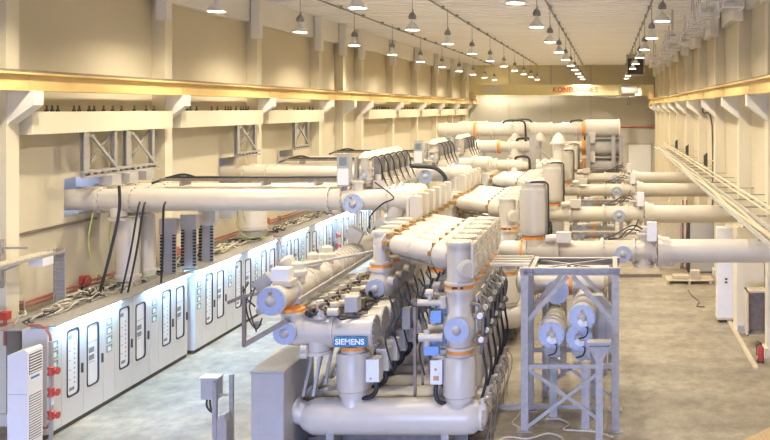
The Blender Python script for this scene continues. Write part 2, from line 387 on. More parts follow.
# ------------------------------------------------------------------ control cabinets along the left wall
random.seed(5)
def rounded(y0, y1, z0, z1, r, n=5):
    pts = []
    for cy, cz, a0 in ((y1-r, z1-r, 0), (y0+r, z1-r, PI/2), (y0+r, z0+r, PI), (y1-r, z0+r, 1.5*PI)):
        for i in range(n+1):
            a = a0 + PI/2*i/n; pts.append((cy+r*math.cos(a), cz+r*math.sin(a)))
    return pts
def ring_mesh(mb, outer, inner, x0, x1):
    n = len(outer)
    vs = [(x0, *p) for p in outer]+[(x1, *p) for p in outer]+[(x1, *p) for p in inner]+[(x0, *p) for p in inner]
    fs = []
    for i in range(n):
        j = (i+1) % n
        for k in range(3): fs.append((k*n+i, k*n+j, (k+1)*n+j, (k+1)*n+i))
    return mb._add(vs, fs, False)
def cabinet(xf, y, label, variant):
    UW = 1.92; D = .5
    t = thing('control_cabinet', label, 'cabinet', (xf-D/2, y, 0), 'control cabinets along the left wall')
    obj('plinth', MB().b2(xf-D, xf-.03, y, y+UW, 0, .09), 'dark', t)
    obj('body', MB().b2(xf-D, xf-.025, y, y+UW, .09, 2.2), 'cabinet', t)
    mp = obj('meter_panel', MB().b2(xf-.025, xf, y+.006, y+.444, .1, 2.19), 'cabinet', t)
    for k in range(4 if variant % 2 else 3):
        z = 1.83-.2*k
        obj('meter', MB().b2(xf, xf+.018, y+.12, y+.32, z-.075, z+.075), 'meter', mp)
        obj('meter_face', MB().b2(xf+.018, xf+.024, y+.14, y+.25, z-.05, z+.05), 'mimic', mp)
        obj('indicator', MB().b2(xf+.018, xf+.026, y+.27, y+.305, z-.05, z-.01), 'green', mp)
    for d, (a, b, w0, w1) in enumerate(((.45, 1.185, .63, 1.03), (1.185, 1.92, 1.32, 1.74))):
        door = MB()
        # door leaf with a window opening: four strips round the opening
        A, B = y+a+.006, y+b-.006
        zt, zb = (2.0, .62) if d == 0 else (1.94, .62)
        door.b2(xf-.025, xf, A, y+w0, .1, 2.19).b2(xf-.025, xf, y+w1, B, .1, 2.19).b2(xf-.025, xf, y+w0, y+w1, .1, zb).b2(xf-.025, xf, y+w0, y+w1, zt, 2.19)
        do = obj('door', door, 'cabinet', t)
        g = MB(); ring_mesh(g, rounded(y+w0-.012, y+w1+.012, zb-.012, zt+.012, .09), rounded(y+w0+.016, y+w1-.016, zb+.016, zt-.016, .08), xf-.02, xf+.012)
        obj('window_gasket', g, 'gasket', do)
        obj('mimic_panel', MB().b2(xf-.022, xf-.016, y+w0, y+w1, zb, zt), 'mimic', do)
        ink = MB(); 
        if d == 0:
            ink.b2(xf-.016, xf-.013, y+w0+.07, y+w0+.2, zt-.2, zt-.12)
            for k in range(9):
                z = zt-.35-.1*k
                ink.b2(xf-.016, xf-.013, y+w1-.14, y+w1-.1, z, z+.03)
                if k % 2: ink.b2(xf-.016, xf-.013, y+w0+.09, y+w0+.16, z, z+.012)
            ink.b2(xf-.016, xf-.013, y+w0+.1, y+w0+.27, zb+.1, zb+.17)
        else:
            for z in (zt-.62, zt-.78, zt-.83): ink.b2(xf-.016, xf-.013, y+w0+.09, y+w0+.28, z, z+.11 if z > zt-.8 else z+.012)
            ink.b2(xf-.016, xf-.013, y+w0+.03, y+w1-.03, zt-.4, zt-.39)
        obj('print', ink, 'meter', do)
        obj('handle', MB().b2(xf, xf+.03, y+b-.075, y+b-.035, 1.0, 1.2), 'dark', do)
    return t
XC = -11.15
blocks = [(17.3, XC), (23.36, XC+.06), (29.42, XC+.06), (35.5, XC+.06)]
ci = 0
for bi, (yb, xf) in enumerate(blocks):
    for k in range(3):
        cabinet(xf, yb+1.92*k, f'light grey control cabinet with two windowed doors, {ORD[ci]} from the camera', ci); ci += 1
    t = thing('cabinet_canopy', f'white lamp canopy along the cabinet tops, {ORD[bi]} from the camera', 'canopy', (xf, yb, 2.2), 'lamp canopies on the cabinets')
    obj('top_board', MB().b2(xf-.35, xf+.16, yb+.02, yb+5.74, 2.24, 2.27), 'galv', t)
    obj('back_rail', MB().b2(xf-.35, xf-.30, yb+.02, yb+5.74, 2.2, 2.24), 'galv', t)
    for s, (a, b) in enumerate(((.35, 2.4), (3.7, 5.7)) if bi % 2 == 0 else ((.1, 2.6), (3.6, 5.4))):
        ft = thing('tube_lamp', f'lit fluorescent tube lamp on the cabinet tops, {ORD[bi*2+s]} from the camera', 'lamp', (xf+.1, yb+a, 2.2), 'fluorescent tube lamps on the cabinets')
        obj('tube', MB().cyl((xf+.1, yb+a, 2.205), (xf+.1, yb+b, 2.205), .03, 10), 'tube', ft)
        obj('batten', MB().b2(xf+.06, xf+.14, yb+a-.04, yb+b+.04, 2.236, 2.245), 'white', ft)
    # wires lying on top of the cabinets
    wr = MB(); wr2 = MB()
    for k in range(44):
        yy = yb+random.random()*5.0; x = xf-1.0+random.random()*.6; pts = []
        for q in range(6):
            pts.append((x, yy, 2.26+random.random()*.14)); x = min(xf-.38, max(xf-1.1, x+random.uniform(-.16, .16))); yy = min(yb+5.7, yy+random.uniform(.05, .3))
        (wr if k % 3 else wr2).tube(pts, random.choice((.012, .018, .025)), 5)
    o = obj('loose_wires', wr, 'wire_a', origin=(xf-.5, yb, 2.2)); tag(o, f'tangle of pale wires on the cabinet tops, {ORD[bi]} heap from the camera', 'wires'); o['kind'] = 'stuff'
    o = obj('loose_wires', wr2, 'rubber', origin=(xf-.5, yb, 2.2)); tag(o, f'tangle of black wires on the cabinet tops, {ORD[bi]} heap from the camera', 'wires'); o['kind'] = 'stuff'
    tr = thing('cabinet_cable_tray', f'shallow steel cable tray behind the cabinet tops, {ORD[bi]} from the camera', 'cable tray', (xf-.9, yb, 2.2), 'cable trays behind the cabinets')
    obj('bed', MB().b2(xf-1.33, xf-.5, yb, yb+5.7, 2.16, 2.19), 'galv', tr)
    obj('lip', MB().b2(xf-.8, xf-.77, yb, yb+5.7, 2.19, 2.28), 'galv', tr)
# red/white valve stands
for i, (x, y) in enumerate(((-10.98, 17.15), (-11.0, 29.26), (-11.0, 35.34))):
    t = thing('valve_stand', f'slim stand with red valves and pipes at a cabinet end, {ORD[i]} from the camera', 'valve stand', (x, y, 0), 'red valve stands')
    obj('post', MB().b2(x-.03, x+.03, y-.03, y+.03, 0, 2.0), 'galv', t)
    for k, z in enumerate((.55, 1.0, 1.42)):
        obj('valve', MB().lathe((x, y, z-.09), (0, 0, 1), [(0, .05), (.02, .07), (.09, .05), (.16, .07), (.18, .05)], 10).cyl((x, y, z), (x+.14, y, z), .03, 8).cyl((x+.12, y, z), (x+.15, y, z), .07, 10), 'red', t)
    obj('tag', MB().b2(x+.03, x+.04, y-.04, y+.04, .75, .9), 'white', t)
    obj('pipe', MB().tube([(x-.3, y, .4), (x-.05, y+.05, .4), (x-.05, y+.05, 2.1), (x-.5, y+.05, 2.3)], .025, 8), 'pipe_red', t)

# air conditioner
x0, x1, ya, yb_ = -11.31, -10.93, 16.38, 16.82
t = thing('air_conditioner', 'tall white floor standing air conditioner at the near end of the cabinets', 'air conditioner', ((x0+x1)/2, ya, 0))
obj('body', MB().prism([(x0, 0), (x1, 0), (x1, 2.0), (x1-.05, 2.04), (x0, 1.94)], 1, ya, yb_), 'white', t)
obj('side_seam', MB().b2(x0, x1, ya-.004, ya, 1.2, 1.21), 'paint_grey', t)
gr = obj('upper_grille', MB().b2(x1, x1+.008, ya+.05, yb_-.04, 1.56, 1.94), 'dark', t)
for k in range(7): obj('louvre', MB().bar((x1+.012, ya+.05, 1.59+.053*k), (x1+.012, yb_-.04, 1.59+.053*k), .02, .022), 'white', gr)
obj('display', MB().b2(x1, x1+.006, ya+.1, yb_-.1, 1.46, 1.5), 'sign_blue', t)
gr = obj('lower_grille', MB().b2(x1, x1+.006, ya+.05, yb_-.04, .3, 1.16), 'steel_dark', t)
for k in range(17): obj('louvre', MB().bar((x1+.01, ya+.05, .33+.05*k), (x1+.01, yb_-.04, .33+.05*k), .014, .026), 'white', gr)
# pipes and red brackets above it
t = thing('sprinkler_pipework', 'rust red pipework with valves above the air conditioner', 'pipework', (-12.4, 17.4, 1.8))
obj('pipe', MB().tube([(-12.8, 17.0, 2.2), (-12.3, 17.5, 2.2), (-12.1, 17.9, 2.15), (-12.0, 18.0, 1.8)], .045, 8), 'pipe_red', t)
obj('pipe', MB().tube([(-12.6, 17.2, 2.2), (-12.6, 17.2, 1.3)], .04, 8).tube([(-12.2, 17.6, 2.45), (-12.2, 17.6, 1.8)], .03, 8), 'pipe_red', t)
obj('valve', MB().box((-12.2, 17.6, 2.4), (.16, .16, .16)).box((-12.62, 17.2, 1.95), (.14, .14, .2)), 'red', t)
obj('cable_bundle', MB().tube([(-12.75, 17.3, 2.4), (-12.5, 17.25, 2.5), (-12.3, 17.3, 2.35), (-12.55, 17.1, 1.9), (-12.65, 17.2, 1.5)], .05, 6).tube([(-12.7, 17.2, 2.2), (-12.4, 17.3, 2.4), (-12.2, 17.4, 2.5)], .035, 6), 'wire_a', t)
# red pipes along the wall
for k, z in enumerate((2.34, 2.24)):
    t = thing('wall_pipe', f'thin rust red pipe along the left wall, {("upper", "lower")[k]} of the pair', 'pipe', (-12.78, 18, z), 'rust red wall pipes')
    obj('run', MB().cyl((-12.78, 18, z), (-12.78, 44, z), .028, 8), 'pipe_red', t)
    mb = MB()
    for y in range(19, 44, 3): mb.b2(-12.9, -12.74, y-.03, y+.03, z-.05, z+.05)
    obj('clamps', mb, 'galv', t)
for i, y in enumerate((21.1, 25.5, 32.3)):
    t = thing('alarm_valve', f'small red alarm valve on the wall pipes, {ORD[i]} from the camera', 'valve', (-12.74, y, 2.3), 'red alarm valves')
    obj('body', MB().box((-12.7, y, 2.42), (.16, .18, .22)), 'red', t)
    obj('wheel', MB().cyl((-12.62, y, 2.4), (-12.58, y, 2.4), .11, 12), 'pipe_red', t)
    obj('wire', MB().tube([(-12.62, y-.1, 2.5), (-12.6, y-.25, 2.4), (-12.62, y-.2, 2.2), (-12.6, y+.1, 2.15)], .015), 'rubber', t)

# bracketed cable tray at near left
def ladder(mb, p0, p1, side, w, n, rail=.05, rung=.03, t=.02):
    p0 = Vector(p0); p1 = Vector(p1); sd = Vector(side).normalized()*w/2
    for k in (-1, 1): mb.bar(p0+sd*k, p1+sd*k, t, rail)
    for i in range(n):
        c = p0.lerp(p1, (i+.5)/n); mb.bar(c-sd, c+sd, rung, t)
    return mb
t = thing('cable_ladder', 'steel cable ladder on wall brackets at left turning down to the cabinets', 'cable ladder', (-12.2, 19.2, 2.3))
obj('horizontal_run', ladder(MB(), (-12.15, 10, 3.45), (-12.15, 19.2, 3.45), (1, 0, 0), .36, 24), 'galv', t)
obj('cover_strip', MB().b2(-12.3, -12.0, 10, 18.9, 3.47, 3.49), 'wire_a', t)
obj('vertical_run', ladder(MB(), (-12.1, 19.2, 2.22), (-12.1, 19.2, 3.5), (1, 0, 0), .24, 14).b2(-12.2, -12.0, 19.215, 19.225, 2.22, 3.5), 'galv', t)
obj('bracket', MB().bar((-12.88, 17.9, 3.72), (-11.95, 17.9, 3.72), .04, .04).bar((-12.88, 17.9, 3.05), (-12.1, 17.9, 3.4), .04, .04).b2(-12.52, -12.46, 17.85, 17.95, 2.9, 3.9), 'galv', t)
obj('junction_box', MB().b2(-12.25, -11.95, 18.4, 18.75, 3.25, 3.42), 'white', t)

# ------------------------------------------------------------------ feeder pipes out of the left wall
PZ = 4.38
def feeder(y, idx, ph, rear):
    nm = ('near', 'middle', 'far')[idx]
    t = thing('feeder_pipe', f'white feeder pipe from the {nm} left wall opening, {ORD[ph]} from the camera there', 'pipe', (-9, y, PZ), 'white feeder pipes at left')
    r = .25
    obj('pipe', MB().lathe((-13.3, y, PZ), (1, 0, 0), [(0, r), (.9, r), (.9, r+.02), (6.9, r+.02), (6.9, r), (8.5, r), (8.55, r*.9), (8.6, r*.6)], 28), 'paint', t)
    mb = MB(); bl = MB()
    for x in (-12.25, -11.5, -6.75, -6.45, -5.35):
        mb.cyl((x-.04, y, PZ), (x+.04, y, PZ), r+.06, 28); bl.bolts((x+.04, y, PZ), (1, 0, 0), r+.035, 12, .013, .03)
    for x in (-12.25, -11.5, -6.75, -6.45, -5.35): obj('flange_ring', MB().cyl((x-.04, y, PZ), (x+.04, y, PZ), r+.06, 28), 'paint', t)
    obj('flange_bolts', bl, 'galv', t)
    fl = obj('inspection_flange', MB().lathe((-6.08, y, PZ-.06), (0, -1, 0), [(0, .2), (.27, .2), (.27, .235), (.33, .235)], 28), 'flange', t)
    obj('hub', MB().lathe((-6.08, y-.33, PZ-.06), (0, -1, 0), [(0, .09), (.04, .085), (.07, .05), (.08, .02)], 16), 'paint_grey', fl)
    obj('bolts', MB().bolts((-6.08, y-.33, PZ-.06), (0, -1, 0), .2, 12), 'galv', fl)
    obj('vent_plug', MB().lathe((-6.13, y-.33, PZ+.08), (0, -1, 0), [(0, .03), (.03, .025)], 8), 'brass', fl)
    obj('down_neck', MB().cyl((-11.85, y, PZ), (-11.8, y-.05, PZ-.42), .19, 18).cyl((-11.8, y-.05, PZ-.42), (-11.8, y-.05, PZ-.48), .25, 18), 'paint', t)
    obj('end_neck', MB().lathe((-5.15, y, PZ), (0, 0, -1), [(0, .2), (.42, .2), (.42, .25), (.5, .25)], 20), 'paint', t)
    obj('top_stub', MB().lathe((-6.05, y, PZ+.2), (0, 0, 1), [(0, .12), (.2, .12), (.2, .16), (.25, .16)], 16), 'paint', t)
    return t
for i, fy in enumerate(FEED):
    for ph in range(3 if i == 0 else 2): feeder(fy+.78*ph, i, ph, 0)
    # cable tray lying over the pipes
    t = thing('pipe_cable_tray', f'dark ladder cable tray along the top of the {("near", "middle", "far")[i]} feeder pipes', 'cable tray', (-9, fy, 4.8), 'cable trays on the feeder pipes')
    obj('ladder', ladder(MB(), (-11.0, fy+.5, 4.84), (-6.6, fy+.5, 4.84), (0, 1, 0), .42, 60, .07, .025), 'frame_brown', t)
    obj('cables', MB().tube([(-10.9, fy+.42, 4.88), (-9, fy+.45, 4.89), (-6.7, fy+.4, 4.88)], .03).tube([(-10.9, fy+.55, 4.88), (-8.6, fy+.52, 4.88), (-6.7, fy+.58, 4.88)], .035).tube([(-11.2, fy+.3, 4.75), (-10.6, fy+.5, 4.95), (-10.2, fy+.42, 4.9)], .03), 'rubber', t)
    obj('feet', MB().b2(-10.5, -10.44, fy+.25, fy+.75, 4.69, 4.81).b2(-8.5, -8.44, fy+.25, fy+.75, 4.69, 4.81).b2(-7.2, -7.14, fy+.25, fy+.75, 4.69, 4.81), 'galv', t)
    # hanger frames under the girder
    ys = (fy-.5, fy+.7, fy+1.3, fy+2.5) if i == 0 else (fy-.3, fy+1.1)
    t = thing('pipe_hanger', f'steel hanger frame with diagonals over the {("near", "middle", "far")[i]} feeder pipes', 'hanger frame', (-12.2, fy, 5), 'hanger frames over the feeder pipes')
    for k, yy in enumerate(ys):
        obj('post', MB().ibeam((-12.36, yy, 5.0), (-12.36, yy, 6.03), .22 if k % 2 == 0 else .12, .12, .02, (1, 0, 0)), 'galv', t)
    for k in range(0, len(ys)-1, 2):
        obj('brace', MB().bar((-12.26, ys[k]+.1, 5.95), (-12.26, ys[k+1], 5.1), .05, .07), 'galv', t)
        obj('brace', MB().bar((-12.44, ys[k]+.1, 5.1), (-12.44, ys[k+1], 5.95), .05, .05), 'galv', t)
    for z in (4.98, 5.1):
        obj('rail', MB().b2(-12.28, -12.21, ys[0]-.3, ys[-1]+.2, z-.03, z+.03), 'galv', t)
    mb = MB(); yy = ys[0]-.25
    while yy < ys[-1]+.2: mb.b2(-12.31, -12.24, yy, yy+.06, 4.96, 5.12); yy += .27
    obj('spacers', mb, 'galv', t)
    if i == 0:
        for k in range(3):
            obj('pipe_clamp', MB().b2(-12.35, -12.05, fy+.78*k+.1, fy+.78*k+.5, 4.72, 4.96), 'paint_grey', t)

# arresters and panels hanging below feeder bank 1, behind the cabinets
for i, (x, y, z0, z1, r) in enumerate(((-11.75, 21.3, 2.35, 3.95, .27), (-11.7, 22.0, 2.35, 3.95, .24), (-11.6, 28.4, 2.6, 4.1, .45), (-11.4, 34.6, 3.2, 4.1, .5))):
    t = thing('surge_arrester', ('slim bluish vertical surge arrester under the near feeder pipe, nearer one', 'slim vertical surge arrester under the near feeder pipe, farther one', 'wide white vertical surge arrester tank above the middle cabinets', 'short white surge arrester tank above the far cabinets')[i], 'surge arrester', (x, y, z0))
    obj('tank', MB().lathe((x, y, z0), (0, 0, 1), [(0, r*.8), (.05, r*.9), (.05, r), (z1-z0-.1, r), (z1-z0, r*.8)], 24), 'paint', t)
    obj('base_ring', MB().cyl((x, y, z0+.12), (x, y, z0+.2), r+.03, 24), 'paint', t)
    obj('foot', MB().b2(x-r*.8, x+r*.8, y-r*.8, y+r*.8, z0-.16, z0), 'galv', t)
for i, (x, y) in enumerate(((-11.4, 22.6), (-11.3, 23.5), (-11.2, 24.3))):
    t = thing('terminal_cabinet', f'narrow grey terminal cabinet behind the near cabinets, {ORD[i]} from the camera', 'cabinet', (x, y, 2.3), 'narrow grey terminal panels')
    obj('back_plate', MB().b2(x-.2, x+.2, y-.05, y, 2.3, 3.75), 'paint_grey', t)
    for sx in (-.16, .16):
        mb = MB()
        for k in range(16): mb.b2(x+sx-.04, x+sx+.04, y-.085, y-.05, 2.35+.085*k, 2.4+.085*k)
        obj('terminal_strip', mb, 'dark', t)
    obj('cover_box', MB().b2(x-.12, x+.3, y-.28, y-.05, 3.35, 3.75), 'paint_grey', t)
    obj('upper_box', MB().b2(x+.45, x+.8, y-.25, y, 3.55, 3.85), 'paint_grey', t)
    obj('box_arm', MB().b2(x+.2, x+.5, y-.06, y, 3.66, 3.72), 'galv', t)
# hanging black and green cables
specs = [((-11.35, 20.2, 4.2), (-11.75, 20.1, 2.3)), ((-10.95, 20.25, 4.2), (-11.3, 20.2, 2.3)), ((-10.8, 20.2, 4.2), (-11.2, 20.3, 2.3)), ((-10.35, 20.25, 4.2), (-11.1, 21.6, 2.22))]
for i, (a, b) in enumerate(specs):
    a = Vector(a); b = Vector(b); m = a.lerp(b, .5)+Vector((.05, -.05, 0))
    pts = [a+(Vector((0, 0, .6)) if i == 0 else Vector((0, .1, .2))), a, m, b]
    o = obj('hanging_cable', MB().tube(pts, .035 if i == 0 else .024, 6), 'rubber', origin=tuple(b)); tag(o, f'black cable hanging from the near feeder pipe to the cabinets, {ORD[i]} from the left', 'cable', 'black hanging cables')
for i, (x, y) in enumerate(((-12.2, 20.6), (-12.0, 21.1), (-11.8, 27.6), (-11.6, 27.9))):
    pts = [(x, y, 4.1), (x-.1, y, 3.4), (x, y+.1, 2.8), (x+.25, y+.3, 2.45), (x+.6, y+.7, 2.4)]
    o = obj('earth_wire', MB().tube(pts, .016, 6), 'wire_green', origin=(x, y, 2.4)); tag(o, f'yellow green earth wire drooping down the left wall, {ORD[i]} from the left', 'wire', 'earth wires')

# ------------------------------------------------------------------ drive drums with hoses on top of the feeders
for i, fy in enumerate(FEED):
    n = 6 if i == 0 else 4
    lab = ('near', 'middle', 'far')[i]
    sb = thing('marshalling_box', f'tall grey marshalling box standing over the {lab} feeder pipe end', 'box', (-6.35, fy-.1, 4.7), 'marshalling boxes')
    obj('body', MB().b2(-6.5, -6.2, fy-.2, fy+.05, 4.72, 5.5), 'paint_grey', sb)
    obj('cover', MB().b2(-6.48, -6.22, fy-.215, fy-.2, 4.76, 5.15), 'white', sb)
    obj('window', MB().b2(-6.44, -6.26, fy-.212, fy-.2, 5.22, 5.42), 'meter', sb)
    obj('post', MB().b2(-6.4, -6.3, fy-.1, fy-.02, 4.55, 4.72), 'galv', sb)
    rk = thing('drum_rack', f'grey steel rack carrying the drive drums at the {lab} feeder', 'rack', (-6.0, fy, 0), 'drum racks')
    for x in (-6.12, -5.88): obj('rail', MB().b2(x-.04, x+.04, fy+.25, fy+.75+.62*n, 4.68, 4.74), 'galv', rk)
    obj('cross_arm', MB().b2(-6.75, -5.84, fy+.7+.62*n, fy+.8+.62*n, 4.62, 4.68), 'galv', rk)
    obj('leg', MB().b2(-6.8, -6.68, fy+.69+.62*n, fy+.81+.62*n, 0, 4.68), 'galv', rk)
    P = None
    for k in range(n):
        y = fy+.55+.62*k; x = -6.0
        lb = f'white drive drum with black hose above the {lab} feeder pipes, {ORD[k]} from the camera'
        if P is None:
            P = thing('drive_drum', lb, 'drive drum', (x, y, 4.74), f'drive drums at the {lab} feeder')
            obj('drum', MB().lathe((x, y, 4.74), (0, 0, 1), [(0, .16), (.08, .16), (.08, .19), (.12, .19), (.12, .14), (.34, .14), (.34, .19), (.38, .19), (.38, .14), (.6, .14), (.6, .19), (.64, .19), (.68, .15), (.75, .1), (.78, .04)], 20), 'paint', P)
            obj('fin_plate', MB().b2(x-.27, x-.2, y-.1, y+.1, 4.85, 5.4), 'paint_grey', P); obj('side_panel', MB().b2(x+.18, x+.3, y+.05, y+.25, 4.8, 5.35), 'post_grey', P)
            obj('hose', MB().tube([(x+.1, y-.1, 5.32), (x+.28, y-.12, 5.4), (x+.40, y-.12, 5.22), (x+.44, y-.12, 4.95), (x+.56, y-.1, 4.66)], .02, 6), 'rubber', P)
            obj('gauge', MB().lathe((x, y-.19, 4.92), (0, -1, 0), [(0, .07), (.07, .07), (.09, .05)], 14), 'flange', P)
            obj('actuator', MB().b2(x+.2, x+.55, y-.12, y+.14, 4.62, 4.8).cyl((x+.3, y, 4.8), (x+.3, y, 4.95), .07, 10), 'paint', P)
        else: copy_tree(P, delta=(0, .62*k, 0), label=lb)
o = obj('thick_cable', MB().tube([(-6.7, 28.75, 4.7), (-6.39, 28.75, 4.68), (-5.73, 28.75, 4.62), (-5.40, 28.75, 4.35), (-5.40, 28.75, 4.05), (-5.5, 28.75, 3.8)], .07, 8), 'rubber', origin=(-5.6, 28.75, 4.6)); tag(o, 'thick black cable arching over the middle feeder pipe end', 'cable')
o = obj('thin_cable', MB().tube([(-5.5, 20.5, 4.85), (-5.05, 20.5, 4.5), (-5.3, 20.5, 4.35), (-5.6, 20.5, 4.05), (-5.62, 20.5, 3.75)], .018, 6), 'rubber', origin=(-5.3, 20.5, 4)); tag(o, 'thin black cable looping down from the near feeder pipe', 'cable')
# flat covers on the busbar ends (row of rounded plates)
for i, fy in enumerate(FEED[:2]):
    P = None
    for k in range(6-i):
        x = -4.55; y = fy-(.4, 2.2)[i]+.78*k
        lb = f'upright flat white disconnector cover at the {("near", "middle")[i]} feeder, {ORD[k]} from the camera'
        if P is None:
            P = thing('disconnector_cover', lb, 'cover', (x, y, 3.9), f'disconnector covers at feeder {i+1}')
            obj('cover', MB().prism([(p, q) for p, q in rounded(x-.12, x+.12, 3.98, 4.52, .06)], 1, y-.16, y+.16), 'drum', P)
            obj('stub', MB().lathe((x, y, 3.5), (0, 0, 1), [(0, .14), (.3, .14), (.3, .2), (.36, .2), (.36, .14), (.5, .14)], 16), 'paint', P)
            obj('side_rod', MB().cyl((x-.17, y-.12, 4.0), (x-.17, y-.12, 4.45), .045, 10), 'paint', P)
            obj('clamp', MB().box((x+.16, y-.1, 3.94), (.14, .12, .09)), 'brass', P)
        else: copy_tree(P, delta=(0, .78*k, 0), label=lb)

# ------------------------------------------------------------------ the switchgear poles
def pole_proto(y):
    t = thing('breaker_pole', '', 'switchgear pole', (-4.2, y, 0))
    # breaker tank
    z = .76; r = .343
    tk = obj('breaker_tank', MB().lathe((-5.85, y, z), (1, 0, 0), [(0, .02), (.03, .16), (.12, .25), (.3, r), (3.16, r), (3.33, r-.03), (3.41, r-.09), (3.44, r-.1)], 32), 'paint', t)
    obj('end_flange', MB().lathe((-2.42, y, z), (1, 0, 0), [(0, .27), (.06, .26), (.06, .2), (.10, .18), (.13, .1)], 26), 'paint', tk)
    obj('end_bolts', MB().bolts((-2.36, y, z), (1, 0, 0), .24, 10), 'galv', tk)
    obj('elbow', MB().lathe((-5.62, y, z), (-1, 0, .35), [(0, .22), (.3, .22), (.3, .27), (.36, .27)], 20), 'paint', tk)
    for x in (-5.2, -3.05): obj('saddle', MB().b2(x-.07, x+.07, y-.24, y+.24, 0, .52), 'galv', t)
    obj('gas_fitting', MB().box((-2.36, y-.14, .98), (.12, .1, .1)).cyl((-2.36, y-.14, 1.0), (-2.36, y-.14, 1.14), .035, 8).cyl((-2.42, y-.05, 1.05), (-2.3, y+.08, 1.08), .04, 8), 'paint', t)
    obj('gas_hose', MB().tube([(-2.3, y-.1, 1.05), (-2.2, y-.08, .9), (-2.22, y-.1, .6), (-2.3, y-.1, .3), (-2.3, y-.15, .05)], .010), 'frame_brown', t)
    # left transformer drum
    xd = -4.83
    dl = obj('left_drum', MB().lathe((xd, y, 1.26), (0, 0, 1), [(0, .27), (.035, .305), (.70, .305), (.73, .29), (.73, .23), (.78, .23)], 32), 'drum', t)
    obj('neck', MB().lathe((xd, y, .99), (0, 0, 1), [(0, .25), (.12, .22), (.18, .22), (.18, .26), (.27, .26)], 28), 'paint', dl)
    obj('insulator_ring', MB().cyl((xd, y, 2.04), (xd, y, 2.11), .235, 28), 'orange', dl)
    bxl = obj('terminal_box', MB().b2(xd+.30, xd+.54, y-.22, y+.08, 1.47, 1.89), 'white', dl)
    obj('label_plate', MB().b2(xd+.34, xd+.45, y-.226, y-.22, 1.64, 1.84), 'mimic', dl)
    obj('box_bolts', MB().bolts((xd+.25, y-.235, 1.68), (0, -1, 0), .2, 2, .02, .02), 'galv', dl)
    obj('cable', MB().tube([(xd+.45, y-.1, 1.5), (xd+.47, y-.12, 1.3), (xd+.36, y-.1, 1.16), (xd+.1, y-.05, 1.1)], .045, 7), 'rubber', dl)
    # right transformer drum
    xr = -2.81
    dR = obj('right_drum', MB().lathe((xr, y, 1.15), (0, 0, 1), [(0, .28), (.035, .315), (.73, .315), (.77, .29), (.77, .24), (.82, .24)], 32), 'drum', t)
    obj('neck', MB().lathe((xr, y, .98), (0, 0, 1), [(0, .28), (.07, .22), (.1, .22), (.1, .27), (.17, .27)], 28), 'paint', dR)
    obj('insulator_ring', MB().cyl((xr, y, 1.975), (xr, y, 2.045), .25, 28), 'orange', dR)
    obj('terminal_box', MB().b2(xr-.52, xr-.30, y-.2, y+.08, 1.42, 1.87), 'white', dR)
    obj('box_plugs', MB().b2(xr-.46, xr-.36, y-.22, y-.2, 1.5, 1.58).b2(xr-.44, xr-.4, y-.21, y-.2, 1.68, 1.72), 'brass', dR)
    obj('cable', MB().tube([(xr-.41, y-.12, 1.5), (xr-.42, y-.2, 1.25), (xr-.35, y-.22, 1.1), (xr-.2, y-.1, 1.02)], .04, 7), 'rubber', dR)
    # right column
    cl = obj('right_column', MB().lathe((xr, y, 2.045), (0, 0, 1), [(0, .27), (.05, .27), (.05, .22), (.14, .25), (.28, .30), (.40, .315), (.52, .30), (.63, .26), (.69, .245), (1.105, .245), (1.105, .29), (1.155, .29)], 32), 'paint', t)
    obj('insulator_ring', MB().cyl((xr, y, 3.2), (xr, y, 3.275), .27, 28), 'orange', cl)
    obj('ring_slots', MB().box((xr-.05, y-.268, 3.237), (.1, .02, .04)).box((xr+.08, y-.256, 3.237), (.05, .02, .04)), 'dark', cl)
    fl = obj('front_flange', MB().lathe((xr, y-.2, 2.47), (0, -1, 0), [(0, .21), (.12, .21), (.12, .235), (.17, .235)], 28), 'flange', cl)
    obj('flange_hub', MB().lathe((xr, y-.37, 2.47), (0, -1, 0), [(0, .085), (.03, .085), (.06, .06), (.07, .02)], 16).bolts((xr, y-.37, 2.47), (0, -1, 0), .2, 10, .012, .02), 'paint_grey', cl)
    hd = obj('right_head', MB().lathe((xr, y, 3.275), (0, 0, 1), [(0, .29), (.05, .29), (.05, .245), (.74, .245), (.74, .27), (.80, .27)], 32), 'paint', t)
    obj('top_bolts', MB().bolts((xr, y, 4.075), (0, 0, 1), .24, 12, .01, .012), 'galv', hd)
    d2 = Vector((.75, -1, 0)).normalized()
    obj('side_dish', MB().lathe(Vector((xr, y, 3.58))+d2*.15, d2, [(0, .16), (.13, .165), (.13, .19), (.16, .19), (.19, .13)], 24), 'paint', hd)
    obj('side_plate', MB().b2(xr+.24, xr+.29, y-.22, y+.3, 3.42, 4.05), 'paint', hd)
    obj('plate_bolts', MB().bolts((xr+.29, y+.04, 3.75), (1, 0, 0), .23, 12, .014, .02), 'galv', hd)
    obj('rear_plate', MB().b2(xr+.3, xr+.34, y-.02, y+.4, 2.35, 3.05), 'paint_grey', cl)
    # instruments
    ins = obj('valve_manifold', MB().cyl((xr-.78, y-.1, 2.93), (xr-.25, y-.1, 2.93), .06, 12).cyl((xr-.55, y-.1, 2.95), (xr-.55, y-.1, 3.12), .045, 10).cyl((xr-.62, y-.1, 3.12), (xr-.48, y-.1, 3.12), .07, 12).cyl((xr-.3, y-.1, 2.83), (xr-.3, y-.1, 3.05), .07, 10), 'paint', t)
    obj('motor', MB().box((xr-.42, y-.1, 2.68), (.2, .2, .22)), 'valve_blue', ins)
    ins2 = obj('gas_monitor', MB().cyl((xr-.75, y-.12, 2.28), (xr-.3, y-.12, 2.28), .08, 12).cyl((xr-.6, y-.12, 2.1), (xr-.6, y-.12, 2.42), .06, 10), 'paint', t)
    obj('monitor_box', MB().box((xr-.5, y-.14, 2.05), (.28, .16, .16)), 'valve_blue', ins2)
